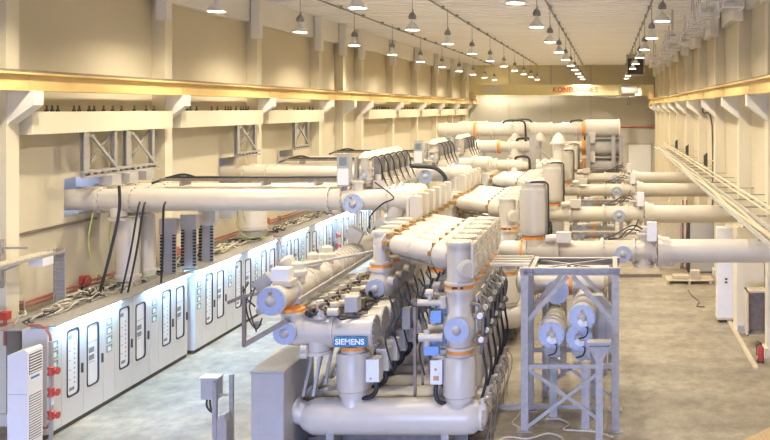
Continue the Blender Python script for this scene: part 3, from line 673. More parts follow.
    obj('side_pipework', MB().tube([(xr+.2, y-.1, 2.9), (xr+.42, y-.12, 2.85), (xr+.45, y-.1, 2.3), (xr+.4, y, 1.95)], .03, 7).cyl((xr+.3, y-.2, 2.7), (xr+.5, y-.2, 2.72), .06, 10).cyl((xr+.36, y-.12, 2.2), (xr+.5, y-.2, 2.25), .07, 10), 'post_grey', t)
    obj('pressure_gauge', MB().cyl((xr+.42, y-.24, 2.72), (xr+.42, y-.3, 2.72), .055, 12), 'white', t)
    obj('pressure_gauge', MB().cyl((xr+.44, y-.24, 2.28), (xr+.44, y-.3, 2.28), .05, 12), 'white', t)
    obj('black_hose', MB().tube([(xr+.3, y+.05, 3.0), (xr+.48, y+.02, 2.6), (xr+.42, y+.05, 2.1), (xr+.5, y+.05, 1.5), (xr+.4, y+.05, 1.05)], .028, 6), 'rubber', t)
    # horizontal isolator tube on the left drum
    zi = 2.38
    iso = obj('isolator_tube', MB().lathe((-4.43, y, zi), (-1, 0, 0), [(0, .30), (.05, .30), (.05, .275), (.72, .275), (.72, .31), (.8, .31), (.8, .285), (1.45, .285), (1.62, .26), (1.74, .19), (1.8, .08), (1.81, .02)], 32), 'paint', t)
    obj('end_plate', MB().cyl((-4.43, y, zi), (-4.40, y, zi), .30, 28), 'paint_grey', iso)
    obj('end_bolts', MB().bolts((-4.40, y, zi), (1, 0, 0), .27, 14), 'galv', iso)
    obj('tee_leg', MB().lathe((-5.5, y, zi), (0, 0, -1), [(0, .24), (.36, .235), (.36, .28), (.42, .28)], 26), 'paint', iso)
    ff = obj('front_flange', MB().lathe((-6.0, y-.15, zi+.04), (0, -1, 0), [(0, .19), (.18, .19), (.18, .21), (.23, .21)], 28), 'flange', t)
    obj('flange_hub', MB().lathe((-6.0, y-.38, zi+.04), (0, -1, 0), [(0, .09), (.03, .085), (.06, .05), (.07, .02)], 16).bolts((-6.0, y-.38, zi+.04), (0, -1, 0), .18, 10, .012, .02), 'paint_grey', ff)
    obj('riser', MB().lathe((-5.97, y, zi+.1), (0, 0, 1), [(0, .22), (.22, .22), (.22, .245), (.27, .245)], 26), 'paint', t)
    obj('riser_ring', MB().cyl((-5.97, y, zi+.37), (-5.97, y, zi+.43), .225, 26), 'orange', t)
    obj('lower_valve', MB().cyl((-5.72, y-.3, 2.12), (-5.6, y-.3, 2.12), .07, 10).cyl((-5.72, y-.3, 2.0), (-5.6, y-.3, 2.0), .07, 10), 'paint', t)
    for k in range(2):
        obj('strut', MB().bar((-5.58+.16*k, y-.1, 1.95), (-5.72+.2*k, y-.2, 1.2), .05, .05), 'galv', t)
    # drives above the isolator
    dv = obj('drive_motor', MB().cyl((-5.42, y-.12, 2.64), (-5.42, y-.12, 2.98), .075, 14).cyl((-5.42, y-.12, 2.64), (-5.42, y-.12, 2.7), .12, 14).cyl((-5.2, y+.05, 2.64), (-5.2, y+.05, 2.9), .09, 12), 'paint', t)
    obj('drive_box', MB().b2(-4.98, -4.74, y-.06, y+.2, 2.74, 3.02), 'paint_grey', dv)
    random.seed(21); ck = MB(); cb = MB()
    for q in range(9):
        p = Vector((-5.65+random.random()*.9, y-.25+random.random()*.5, 2.66+random.random()*.15)); pts = [p]
        for w in range(4): p = p+Vector((random.uniform(-.14, .2), random.uniform(-.12, .12), random.uniform(-.1, .12))); p.z = max(2.66, min(2.98, p.z)); pts.append(p)
        (ck if q % 2 else cb).tube(pts, random.choice((.014, .022, .03)), 6)
    for q in range(4): cb.box((-5.6+.24*q, y+.02*q, 2.76), (.1, .12, .14))
    obj('drive_hoses', ck, 'rubber', dv); obj('drive_linkage', cb, 'frame_brown', dv)
    obj('drive_base', MB().b2(-5.6, -4.7, y-.12, y+.2, 2.64, 2.7), 'steel_dark', dv)  # made wide and dark to stand in for shade between the drives
    obj('drive_coil', MB().cyl((-5.25, y-.2, 2.78), (-5.05, y-.2, 2.78), .07, 12), 'paint', dv)
    # steel posts and dark rails between the columns
    obj('support_post', MB().b2(-3.76, -3.71, y+.31, y+.36, 1.0, 2.9), 'frame_brown', t)
    obj('hanging_box', MB().b2(-3.95, -3.8, y+.2, y+.4, 2.35, 2.75), 'post_grey', t)
    obj('cable_loom', MB().tube([(-3.5, y+.2, 3.2), (-3.6, y+.15, 2.8), (-3.45, y+.1, 2.4), (-3.6, y+.1, 2.0), (-3.5, y+.1, 1.5)], .018, 6).tube([(-4.2, y+.2, 3.0), (-4.1, y+.15, 2.6), (-4.25, y+.1, 2.2), (-4.1, y+.1, 1.6)], .02, 6).tube([(-3.9, y, 3.1), (-3.7, y, 2.85), (-3.3, y, 2.8)], .016, 6), 'rubber', t)
    obj('floor_channel', MB().b2(-5.6, -2.7, y+.28, y+.42, .02, .4), 'steel_dark', t)
    obj('cross_rail', MB().b2(-5.7, -3.2, y+.31, y+.39, .86, 1.0), 'steel_dark', t)
    return t
def bus_proto(y):
    """diagonal busbar from the right head to the left column, plus that column"""
    t = thing('busbar_link', '', 'busbar', (-4.75, y+1.75, 0))
    a = Vector((-2.95, y+.16, 3.76)); b = Vector((-4.72, y+1.78, 3.80)); d = (b-a).normalized(); L = (b-a).length
    pr = [(.0, .2), (.12, .22), (.24, .26), (.32, .28), (.35, .28), (.35, .12), (.53, .12), (.53, .18), (.6, 0.205), (1.2, 0.205), (1.2, .216), (1.24, .216), (1.24, 0.205), (1.82, 0.205), (1.9, .19), (1.95, .15), (2.1, .15), (2.1, .24), (2.14, .24), (2.2, .15), (L, .15)]
    tb = obj('tube', MB().lathe(a, d, pr, 28), 'busbar', t)
    n = Vector((0, 0, 1)); s = d.cross(n)
    for q in (.435, 2.02):
        for an in (.5, 1.6, 2.6, 3.7, 4.8, 5.8):
            off = (n*math.cos(an)+s*math.sin(an))*.19
            obj('clamp', MB().bar(a+d*(q-.09)+off, a+d*(q+.09)+off, .09, .09), 'brass', tb)
    obj('seam_bolts', MB().bolts(a+d*1.24, d, 0.205, 10, .012, .02), 'brass', tb)
    tr = Vector((0, .34, .12)); obj('tie_rod', MB().cyl(a+d*.3+tr, a+d*2.1+tr, .016, 6), 'brass', tb)
    for q in (.6, 1.2, 1.8): obj('rod_clip', MB().box(a+d*q+tr, (.05, .05, .07)), 'brass', tb)
    obj('under_rail', MB().bar(a+d*.2-n*.3+s*.05, a+d*1.9-n*.27+s*.05, .04, .04), 'galv', tb)
    x, yy = -4.75, y+1.75
    cl = obj('left_column', MB().lathe((x, yy, 2.3), (0, 0, 1), [(0, .2), (.25, .2), (.38, .25), (.55, .285), (.7, .27), (.82, .22), (.9, .2), (.9, .24), (.97, .24)], 28), 'paint', t)
    obj('insulator_ring', MB().cyl((x, yy, 3.27), (x, yy, 3.35), .225, 26), 'orange', cl)
    fl = obj('front_flange', MB().lathe((x-.05, yy-.2, 2.87), (0, -1, 0), [(0, .17), (.1, .17), (.1, .2), (.15, .2)], 26), 'flange', cl)
    obj('flange_hub', MB().lathe((x-.05, yy-.35, 2.87), (0, -1, 0), [(0, .08), (.03, .08), (.06, .05), (.07, .02)], 14).bolts((x-.05, yy-.35, 2.87), (0, -1, 0), .17, 10, .012, .02), 'paint_grey', cl)
    hd = obj('left_head', MB().lathe((x, yy, 3.35), (0, 0, 1), [(0, .24), (.05, .24), (.05, .165), (.62, .165), (.62, .2), (.68, .2)], 24), 'paint', t)
    obj('side_cap', MB().cyl((x+.2, yy-.15, 3.0), (x+.34, yy-.2, 3.0), .1, 14), 'paint', cl)
    return t
GY = [16.5, 24.4, 32.3]
GN = ['front', 'middle', 'rear']
P0 = pole_proto(GY[0]); B0 = bus_proto(GY[0])
for g, gy in enumerate(GY):
    for k in range(6):
        l1 = f'white breaker pole on floor tank in the {GN[g]} group, {ORD[k]} from the camera'
        l2 = f'slanting white busbar tube in the {GN[g]} group, {ORD[k]} from the camera'
        dl = (0, gy-GY[0]+.70*k, 0)
        if g == 0 and k == 0: P0['label'] = l1; P0['group'] = 'breaker poles of the front group'; B0['label'] = l2; B0['group'] = 'busbar links of the front group'
        else:
            cp = copy_tree(P0, delta=dl, label=l1, group=f'breaker poles of the {GN[g]} group')
            for ch in list(cp.children):
                if k and ch.name.startswith('riser_ring'): bpy.data.objects.remove(ch)
                elif k and ch.name.startswith('drive_motor'):
                    for gc in list(ch.children):
                        if gc.name.startswith('drive_box'): bpy.data.objects.remove(gc)
            copy_tree(B0, delta=dl, label=l2, group=f'busbar links of the {GN[g]} group')
t = thing('tank_skid', 'dark blue grey steel skid rails under the left ends of the breaker tanks', 'skid', (-5.6, 17, 0))
for x in (-5.75, -5.35, -4.4): obj('rail', MB().b2(x-.05, x+.05, 16.2, 20.4, .0, .16), 'steel_dark', t)
for k in range(6): obj('cross_tie', MB().b2(-5.8, -4.35, 16.15+.7*k, 16.22+.7*k, .16, .22), 'steel_dark', t)
# SIEMENS plate
t = thing('name_sign', 'blue sign with white lettering SIEMENS on the front isolator tube', 'sign', (-4.78, 16.14, 2.26))
obj('plate', MB().b2(-5.08, -4.48, 16.13, 16.15, 2.17, 2.35), 'sign_blue', t)
textmesh('lettering', 'SIEMENS', .145, 'sign_white', t, (-.01, -.014, 0), bold=.004, ext=.003)
obj('bracket', MB().b2(-4.9, -4.76, 16.15, 16.24, 2.22, 2.28), 'galv', t)

# longitudinal busbar at the left of the front group
xb, zb = -6.17, 3.06
for g, (ya, ybk) in enumerate(((15.95, 23.6), (24.2, 31.4))):
    t = thing('longitudinal_busbar', f'long white busbar tube running away at the left of the {GN[g]} group', 'busbar', (xb, ya, zb), 'longitudinal busbars')
    prof = [(0, .27), (.06, .27), (.06, .235), (.75, .235), (.75, .29), (.82, .29), (.82, .26), (1.7, .26), (1.7, .275), (1.76, .275), (1.76, .26), (2.6, .26), (2.6, .29), (2.66, .29), (2.7, .25), (3.3, .2), (3.5, .2)]
    q = 3.5
    while q < 5.0: prof += [(q, .27), (q+.1, .27), (q+.1, .22), (q+.2, .22)]; q += .2
    prof += [(q, .3), (q+.07, .3), (q+.07, .25), (ybk-ya-.06, .25), (ybk-ya-.06, .28), (ybk-ya, .28)]
    tb = obj('tube', MB().lathe((xb, ya, zb), (0, 1, 0), prof, 32), 'busbar', t)
    fl = obj('end_flange', MB().lathe((xb, ya, zb), (0, -1, 0), [(0, .26), (.04, .26)], 30), 'flange', t)
    obj('hub', MB().lathe((xb, ya-.04, zb), (0, -1, 0), [(0, .1), (.03, .1), (.07, .06), (.09, .02)], 16), 'paint_grey', fl)
    obj('bolts', MB().bolts((xb, ya-.04, zb), (0, -1, 0), .225, 14, .013, .02), 'galv', fl)
    obj('plug', MB().cyl((xb, ya-.04, zb+.15), (xb, ya-.08, zb+.15), .035, 8), 'brass', fl)
    obj('top_box', MB().b2(xb-.15, xb+.17, ya+.35, ya+.65, zb+.3, zb+.52), 'white', tb)
    obj('box_foot', MB().b2(xb-.1, xb+.24, ya+.3, ya+.7, zb+.2, zb+.3), 'paint', tb)
    for s, (dx, dy) in enumerate(((.12, 1.0), (.05, 2.1), (.05, 3.0))):
        obj('top_drum', MB().lathe((xb+dx, ya+dy, zb+.15), (0, 0, 1), [(0, .15), (.14, .15), (.14, .19), (.22, .19), (.26, .13), (.36, .12), (.4, .06)], 18), 'paint', tb)
    obj('tilted_drum', MB().lathe((xb-.1, ya+1.55, zb+.15), (-.6, 0, 1), [(0, .12), (.2, .12), (.2, .15), (.4, .15), (.45, .08)], 16), 'paint', tb)
    obj('tilted_box', MB().box((xb-.34, ya+.5, zb+.25), (.34, .2, .22), R=Matrix.Rotation(-.7, 3, 'Y')), 'paint_grey', tb)
    obj('rear_box', MB().box((xb+.1, ya+4.9, zb+.5), (.36, .2, .3), R=Matrix.Rotation(.5, 3, 'Y')), 'paint_grey', tb)
    obj('side_beam', MB().bar((xb+.42, ya+.2, zb-.05), (xb+.42, ya+6.5, zb-.05), .05, .1), 'galv', t)
    obj('upper_rod', MB().cyl((xb+.1, ya+1.2, zb+.44), (xb+1.3, ya+3.2, zb+.44), .03, 8), 'paint_grey', t)
    for k, yy in enumerate((.15, .3, .45)):
        obj('side_instrument', MB().lathe((xb-.3, ya+yy, zb-.45+.22*k), (0, -1, 0), [(0, .07), (.1, .07), (.12, .04)], 12), ('galv', 'paint_grey', 'paint')[k], t)
    obj('instrument_wires', MB().tube([(xb-.35, ya, zb+.2), (xb-.45, ya-.03, zb), (xb-.4, ya-.05, zb-.3), (xb-.25, ya-.05, zb-.5), (xb-.15, ya-.05, zb-.3)], .014).tube([(xb-.3, ya, zb+.25), (xb-.38, ya-.05, zb-.1), (xb-.25, ya-.06, zb-.55)], .014).tube([(xb-.5, ya+.2, zb+.3), (xb-.55, ya+.1, zb+.1), (xb-.3, ya, zb-.1)], .014), 'rubber', t)
    if g == 0:
        br = obj('bracket_frame', MB().bar((xb-.78, ya-.05, zb-.02), (xb-.5, ya-.05, zb+.1), .05, .06).bar((xb-.5, ya-.05, zb+.1), (xb+.0, ya+.1, zb+.16), .05, .05).bar((xb-.48, ya-.05, zb+.1), (xb-.48, ya-.05, zb-.82), .06, .06).bar((xb-.5, ya-.05, zb-.8), (xb+.25, ya+.1, zb-.38), .06, .09), 'frame_brown', t)
# cabinet in front of the front breaker tank
t = thing('drive_cabinet', 'large grey steel drive cabinet in front of the breaker tanks', 'cabinet', (-6.2, 15.8, 0))
obj('body', MB().b2(-6.5, -5.9, 15.85, 17.45, .04, 1.78), 'paint_grey', t)
obj('front_panel', MB().b2(-6.49, -5.91, 15.83, 15.85, .06, 1.77), 'paint_grey', t)
obj('lid', MB().b2(-6.52, -5.88, 15.82, 17.47, 1.78, 1.81), 'paint_grey', t)
mb = MB()
for k in range(5):
    for z in (.66, 1.36): mb.cyl((-6.36+.07*k, 15.83, z), (-6.36+.07*k, 15.82, z), .01, 6)
for k in range(8):
    for x in (-6.36, -6.08): mb.cyl((x, 15.83, .66+.1*k), (x, 15.82, .66+.1*k), .01, 6)
obj('panel_screws', mb, 'galv', t)
obj('feet', MB().b2(-6.45, -5.95, 15.9, 17.4, 0, .04), 'dark', t)
# small control box on posts in the front
t = thing('control_post', 'small grey control box on two steel posts on the pale floor', 'control box', (-7.35, 16.5, 0))
obj('box', MB().b2(-7.68, -7.36, 16.4, 16.62, 1.1, 1.5), 'paint_grey', t)
obj('box_lid', MB().b2(-7.7, -7.34, 16.38, 16.64, 1.5, 1.52), 'white', t)
obj('post', MB().ibeam((-7.39, 16.36, 0), (-7.39, 16.36, 1.45), .08, .07, .012, (0, 1, 0)), 'galv', t)
obj('post', MB().b2(-7.24, -7.17, 16.62, 16.69, 0, 1.5), 'galv', t)
obj('stand', MB().b2(-7.33, -7.15, 16.3, 16.5, 0, .72).prism([(-7.33, .72), (-7.15, .72), (-7.2, .84), (-7.28, .84)], 1, 16.3, 16.5), 'galv', t)
obj('rung', MB().b2(-7.39, -7.2, 16.45, 16.5, .55, .6).b2(-7.39, -7.2, 16.45, 16.5, 1.15, 1.19), 'galv', t)
obj('cables', MB().tube([(-7.6, 16.5, 1.1), (-7.6, 16.48, .95), (-7.5, 16.46, .85), (-7.42, 16.44, .9)], .02).tube([(-7.55, 16.5, 1.1), (-7.52, 16.48, .9), (-7.42, 16.44, .82)], .02), 'rubber', t)

# ------------------------------------------------------------------ right hand bays
RN = ['nearest', 'second', 'third', 'farthest']
for i, y in enumerate(RB):
    z = 3.07
    t = thing('outgoing_pipe', f'white outgoing pipe through the right wall, {RN[i]} to the camera' if i in (0, 3) else f'white outgoing pipe through the right wall, {RN[i]} from the camera', 'pipe', (1, y, 0), 'outgoing pipes at right')
    r = .25
    obj('pipe', MB().lathe((-2.7, y, z), (1, 0, 0), [(0, .1), (.06, .2), (.12, r), (2.6, r), (2.6, .26), (3.85, .26)], 30), 'paint', t)
    obj('wall_section', MB().lathe((1.22, y, z), (1, 0, 0), [(0, .40), (.1, .40), (.1, .36), (.3, .34), (.3, .29), (3.7, .29)], 32), 'busbar', t)
    mb = MB(); bl = MB()
    for x in (-2.05, -1.25, -.15, .62, 1.12): mb.cyl((x-.04, y, z), (x+.04, y, z), r+.06, 28); bl.bolts((x+.04, y, z), (1, 0, 0), r+.035, 12)
    bl.bolts((1.22, y, z), (-1, 0, 0), .37, 14)
    for x in (-2.05, -1.25, -.15, .62, 1.12): obj('flange_ring', MB().cyl((x-.04, y, z), (x+.04, y, z), r+.06, 28), 'paint', t)
    obj('flange_bolts', bl, 'galv', t)
    obj('insulator_ring', MB().cyl((-2.16, y, z), (-2.1, y, z), r+.05, 28), 'orange', t)
    fl = obj('inspection_flange', MB().lathe((.37, y, z-.03), (0, -1, 0), [(0, .18), (.28, .18), (.28, .205), (.33, .205)], 28), 'flange', t)
    obj('hub', MB().lathe((.37, y-.33, z-.03), (0, -1, 0), [(0, .09), (.04, .08), (.07, .03)], 14).bolts((.37, y-.33, z-.03), (0, -1, 0), .18, 12, .012, .02), 'paint_grey', fl)
    obj('bottom_neck', MB().lathe((.88, y, z-.1), (0, 0, -1), [(0, .2), (.22, .2), (.22, .26), (.28, .26)], 22), 'paint', t)
    obj('bottom_dish', MB().lathe((1.5, y, z-.22), (0, 0, -1), [(0, .18), (.1, .18), (.14, .1)], 18), 'paint', t)
    obj('top_valve', MB().cyl((.9, y, z+.2), (.9, y, z+.6), .09, 14).cyl((.9, y, z+.5), (.9, y, z+.56), .13, 14).cyl((.7, y-.1, z+.42), (1.2, y-.1, z+.42), .05, 10).box((1.15, y-.1, z+.45), (.14, .14, .22)), 'paint', t)
    obj('hoses', MB().tube([(.8, y-.1, z+.5), (.5, y-.15, z+.55), (.3, y-.2, z+.36), (.0, y-.2, z+.32)], .018).tube([(.85, y-.1, z+.55), (.6, y-.15, z+.65), (.2, y-.2, z+.45), (-.1, y-.2, z+.33)], .018).tube([(.75, y-.15, z+.8), (.65, y-.2, z+.6), (.4, y-.2, z+.38)], .016), 'rubber', t)
    obj('duct', MB().b2(-.9, .9, y+.15, y+.4, z+.38, z+.44), 'frame_brown', t)
    for x in (-1.1, -.1): obj('support_leg', MB().ibeam((x, y+.05, 0), (x, y+.05, z-.25), .14, .14, .015), 'galv', t)
    # vertical voltage transformer
    v = thing('voltage_transformer', f'tall grey vertical transformer tank standing on the {RN[i]} outgoing pipe', 'transformer', (-1.83, y, 3.3), 'transformer tanks on the outgoing pipes')
    xv = -1.83
    obj('tank', MB().lathe((xv, y, 3.46), (0, 0, 1), [(0, .24), (.02, .3), (.1, .34), (.12, .34), (.12, .35), (1.14, .35), (1.14, .33), (1.2, .31), (1.25, .31)], 32), 'drum', v)
    obj('lid', MB().cyl((xv, y, 4.71), (xv, y, 4.76), .33, 28), 'paint', v)
    obj('insulator_ring', MB().cyl((xv, y, 3.37), (xv, y, 3.45), .25, 26), 'orange', v)
    obj('base_neck', MB().cyl((xv, y, 3.2), (xv, y, 3.37), .24, 26), 'paint', v)
    obj('cover_slab', MB().box((xv+.02, y-.1, 4.8), (.5, .25, .05), rz=.2).box((xv-.02, y+.1, 4.84), (.5, .2, .05), rz=.1), 'paint', v)
    obj('ladder_strip', MB().bar((xv+.36, y-.15, 3.3), (xv+.36, y-.15, 4.72), .03, .05), 'steel_dark', v)
    obj('hose', MB().tube([(xv-.2, y-.2, 4.76), (xv+.1, y-.25, 4.8), (xv+.33, y-.2, 4.76), (xv+.37, y-.2, 4.5), (xv+.37, y-.2, 3.4)], .022), 'rubber', v)
    obj('terminal_box', MB().box((xv+.75, y-.25, 3.45), (.36, .26, .24)).cyl((xv+.3, y-.2, 3.4), (xv+.6, y-.2, 3.42), .1, 12), 'paint', v)
    obj('control_box', MB().b2(.95, 1.18, y-.42, y-.2, z+.3, z+.75), 'white', t)
    obj('box_post', MB().b2(1.03, 1.1, y-.3, y-.24, z+.2, z+.3), 'galv', t)
    # lower bodies below the pipes
    l = thing('earthing_switch', f'dark grey earthing switch body under the {RN[i]} outgoing pipe', 'switch', (-.6, y+.3, 0), 'earthing switches under the pipes')
    obj('body', MB().lathe((-1.3, y+.5, 2.45), (1, 0, 0), [(0, .22), (.1, .26), (1.0, .26), (1.0, .3), (1.06, .3), (1.06, .22), (1.5, .2)], 24), 'paint_grey', l)
    obj('front_flange', MB().lathe((-.95, y+.3, 2.45), (0, -1, 0), [(0, .2), (.12, .2), (.12, .23), (.16, .23)], 24), 'flange', l)
    obj('insulator_ring', MB().cyl((-.5, y+.5, 2.45), (-.43, y+.5, 2.45), .29, 24), 'orange', l)
    obj('stand', MB().b2(-1.2, -1.1, y+.4, y+.6, 0, 2.25).b2(.0, .1, y+.4, y+.6, 0, 2.3), 'galv', l)

# steel frame in the right foreground
t = thing('equipment_gantry', 'tall galvanized steel gantry with diagonal braces in the right foreground', 'gantry', (-.78, 18.4, 0))
fx0, fx1, fy0, fy1, fz = -1.70, .15, 17.8, 19.0, 3.33
for x in (fx0, fx1):
    for y in (fy0, fy1):
        obj('post', MB().ibeam((x, y, .02), (x, y, fz-.14), .15, .15, .02), 'galv', t)
        obj('base_plate', MB().b2(x-.16, x+.16, y-.14, y+.14, 0, .03), 'galv', t)
for y in (fy0, fy1): obj('top_beam', MB().ibeam((fx0-.1, y, fz-.07), (fx1+.1, y, fz-.07), .14, .15, .02), 'galv', t)
for x in (fx0, fx0+.15, fx1): obj('side_beam', MB().ibeam((x, fy0-.1, fz-.05), (x, fy1+.1, fz-.05), .1, .12, .016), 'galv', t)
obj('top_brace', MB().bar((fx0+.2, fy0, fz-.02), (fx1-.1, fy1, fz-.02), .06, .02), 'galv', t)
obj('top_brace', MB().bar((fx0+.2, fy1, fz-.04), (fx1-.1, fy0, fz-.04), .06, .02), 'galv', t)
mx = (fx0+fx1)/2
for y in (fy0, fy1):
    obj('knee_brace', MB().bar((fx0+.06, y, 2.25), (mx-.05, y, fz-.17), .05, .09), 'galv', t)
    obj('knee_brace', MB().bar((fx1-.06, y, 2.25), (mx+.05, y, fz-.17), .05, .09), 'galv', t)
obj('mid_beam', MB().bar((fx0, fy0, 1.32), (fx1, fy0, 1.32), .08, .09), 'galv', t)
obj('mid_beam', MB().bar((fx0, fy1, 1.32), (fx1, fy1, 1.32), .08, .09), 'galv', t)
obj('floor_beam', MB().bar((-2.4, 18.9, .12), (-.1, 18.9, .12), .08, .08), 'galv', t)
for (x, y) in ((-1.16, 18.55), (-.46, 17.85)):
    obj('inner_post', MB().ibeam((x, y, .03), (x, y, 1.3), .16, .12, .016, (0, 1, 0)), 'galv', t); obj('base_plate', MB().b2(x-.15, x+.15, y-.12, y+.12, 0, .03), 'galv', t)
obj('cross_brace', MB().bar((fx0+.08, fy0-.04, 1.27), (-.2, fy0-.04, .25), .03, .07), 'galv', t)
obj('cross_brace', MB().bar((fx0+.08, fy0-.07, .12), (-.2, fy0-.07, 1.2), .03, .07), 'galv', t)
obj('cross_brace', MB().bar((fx0+.3, fy1, .5), (-.3, fy1, 1.28), .03, .06), 'galv', t)
obj('cross_brace', MB().bar((fx0+.3, fy1, 1.28), (.1, fy1, .3), .03, .06), 'galv', t)
t = thing('link_tray', 'pale three rail cable tray linking the breaker poles to the gantry top', 'cable tray', (-2.1, 18.5, 3.25))
for k in range(4): obj('rail', MB().b2(-2.45, -1.62, 18.0+.3*k, 18.1+.3*k, 3.33, 3.38), 'paint', t)
for x in (-2.3, -1.8): obj('rung', MB().b2(x-.03, x+.03, 17.95, 19.05, 3.30, 3.33), 'galv', t)
# front T support
t = thing('pipe_stand', 'slender grey steel stand with a wide fork head in front of the steel frame', 'stand', (-.17, 16.9, 0))
obj('post', MB().b2(-.24, -.10, 16.82, 16.96, .02, 1.72), 'galv', t)
obj('foot_plate', MB().b2(-.32, -.02, 16.74, 17.04, 0, .02), 'galv', t)
obj('head', MB().prism([(-.24, 1.72), (-.10, 1.72), (.02, 1.92), (.02, 1.98), (-.36, 1.98), (-.36, 1.92)], 1, 16.82, 16.96), 'galv', t)
obj('top_plate', MB().b2(-.40, .06, 16.76, 17.02, 2.04, 2.08).b2(-.34, -.0, 16.86, 16.92, 1.98, 2.04), 'galv', t)
# three horizontal drums inside the frame
dr = [(-1.17, 17.95, 1.93, 'lower left drum with tilted gauge'), (-.53, 17.75, 2.33, 'upper right drum'), (-.60, 18.1, 1.84, 'lower right drum half hidden')]
for i, (x, y, z, nm) in enumerate(dr):
    t = thing('cable_termination', f'horizontal white drum inside the steel gantry, {nm}', 'termination', (x, y, z), 'drums inside the steel frame')
    L = 1.9
    obj('barrel', MB().lathe((x, y, z), (0, 1, 0), [(0, .255), (.3, .255), (.3, .29), (.36, .29), (.36, .22), (.6, .22), (.6, .26), (.68, .26), (.68, .2), (1.1, .2), (1.1, .25), (1.16, .25), (1.16, .2), (L, .2)], 30), 'paint', t)
    fl = obj('front_flange', MB().lathe((x, y, z), (0, -1, 0), [(0, .27), (.05, .27)], 30), 'flange', t)
    obj('hub', MB().lathe((x, y-.05, z), (0, -1, 0), [(0, .1), (.03, .09), (.06, .05)], 14), 'paint_grey', fl)
    obj('bolts', MB().bolts((x, y-.05, z), (0, -1, 0), .24, 12, .014, .025), 'galv', fl)
    obj('plug', MB().cyl((x, y-.05, z+.14), (x, y-.08, z+.14), .035, 8), 'brass', fl)
    obj('gauge', MB().box((x+.03, y-.12, z-.1), (.14, .1, .1), rz=.3).cyl((x-.03, y-.12, z-.06), (x-.03, y-.2, z-.06), .055, 12), 'white', t)
    obj('wire', MB().tube([(x+.03, y-.12, z-.12), (x+.12, y-.14, z-.2), (x+.08, y-.1, z-.36), (x-.06, y-.05, z-.42)], .016), 'rubber', t)
    obj('saddle', MB().b2(x-.16, x+.16, y+.35, y+.45, 1.36, z-.18), 'galv', t)
t = thing('grey_duct_panel', 'grey folded sheet panel at the right inside of the steel frame', 'panel', (-.1, 18.7, 1.37))
obj('sheet', MB().prism([(-.38, 1.37), (.08, 1.37), (.08, 2.35), (-.12, 2.6), (-.38, 2.6)], 1, 18.55, 18.85), 'paint_grey', t)
obj('rib', MB().b2(-.24, -.21, 18.52, 18.55, 1.4, 2.5).b2(-.06, -.03, 18.52, 18.55, 1.4, 2.4), 'galv', t)
# bodies behind the frame
for i, (x0, x1, y, z) in enumerate(((-2.1, .05, 19.9, 2.62), (-2.0, .0, 20.5, 2.65))):
    t = thing('cross_connection', f'white horizontal connection tube with orange ring behind the steel frame, {("nearer", "farther")[i]} one', 'pipe', ((x0+x1)/2, y, 0), 'connection tubes behind the frame')
    obj('tube', MB().lathe((x0, y, z), (1, 0, 0), [(0, .1), (.05, .24), (.4, .26), (.4, .3), (.48, .3), (.48, .26), (1.3, .26), (1.3, .3), (1.36, .3), (1.36, .24), (2.0, .24), (2.1, .1)], 28), 'paint', t)
    obj('insulator_ring', MB().cyl((x0+1.22, y, z), (x0+1.29, y, z), .29, 26), 'orange', t)
    obj('front_flange', MB().lathe((x0+.95, y-.2, z-.15), (0, -1, 0), [(0, .24), (.15, .24), (.15, .27), (.2, .27)], 28), 'flange', t)
    for k in range(3): obj('riser', MB().lathe((x0+.75+.3*k, y+.1, z+.2), (0, 0, 1), [(0, .12), (.12, .13), (.16, .06)], 16), 'paint', t)
    obj('leg', MB().b2(x0+.6, x0+.72, y-.06, y+.06, 0, z-.24).b2(x0+1.7, x0+1.82, y-.06, y+.06, 0, z-.22), 'galv', t)

# ------------------------------------------------------------------ far upper pipes and stacked breakers
def far_pipe(x0, x1, y, z, r, ring, label, stubs=()):
    t = thing('overhead_pipe', label, 'pipe', ((x0+x1)/2, y, 0), 'overhead pipes at the far end')
    L = x1-x0
    obj('pipe', MB().lathe((x0, y, z), (1, 0, 0), [(0, r*.7), (.06, r), (L*.4, r), (L*.4, r*.85), (L-.06, r*.85), (L, r*.6)], 26), 'paint', t)
    for q in (.1, .4, .62, .85): obj('flange_ring', MB().cyl((x0+L*q-.05, y, z), (x0+L*q+.05, y, z), r*1.12, 26), 'paint', t)
    if ring: obj('insulator_ring', MB().cyl((x0+L*.4+.08, y, z), (x0+L*.4+.2, y, z), r*1.12, 24), 'orange', t)
    for s in stubs:
        obj('cone_stub', MB().lathe((s, y-.1, z-r*.3), (0, 0, -1), [(0, r*.5), (r*1.2, r*.9), (r*1.2, r*1.1), (r*1.5, r*1.1)], 20), 'paint', t)
    obj('leg', MB().b2(x0+L*.2-.07, x0+L*.2+.07, y-.07, y+.07, 0, z-r*.8).b2(x0+L*.9-.07, x0+L*.9+.07, y-.07, y+.07, 0, z-r*.7), 'galv', t)
    obj('hose', MB().tube([(x0+L*.75, y-.1, z+r), (x0+L*.8, y-.15, z+r*1.35), (x0+L*.98, y-.15, z+r*1.3), (x1+.05, y-.15, z), (x1+.05, y-.15, z-1)], .05), 'rubber', t)
    return t
far_pipe(-8.8, -4.3, 45, 5.45, .37, True, 'thick white overhead pipe high at the far left of the switchgear', (-4.8,))
far_pipe(-4.05, -1.25, 45, 5.5, .34, False, 'white overhead pipe high at the far centre beside a steel post', (-3.5,))
far_pipe(-6.1, -3.45, 39.2, 4.86, .27, True, 'white overhead pipe with orange ring in the second far tier', (-4.2,))
far_pipe(-5.6, -3.3, 36.4, 4.2, .27, False, 'short white overhead pipe in the third far tier', (-3.9,))
far_pipe(-9.0, -4.6, 52, 5.5, .3, False, 'white overhead pipe at the very back of the switchgear', ())
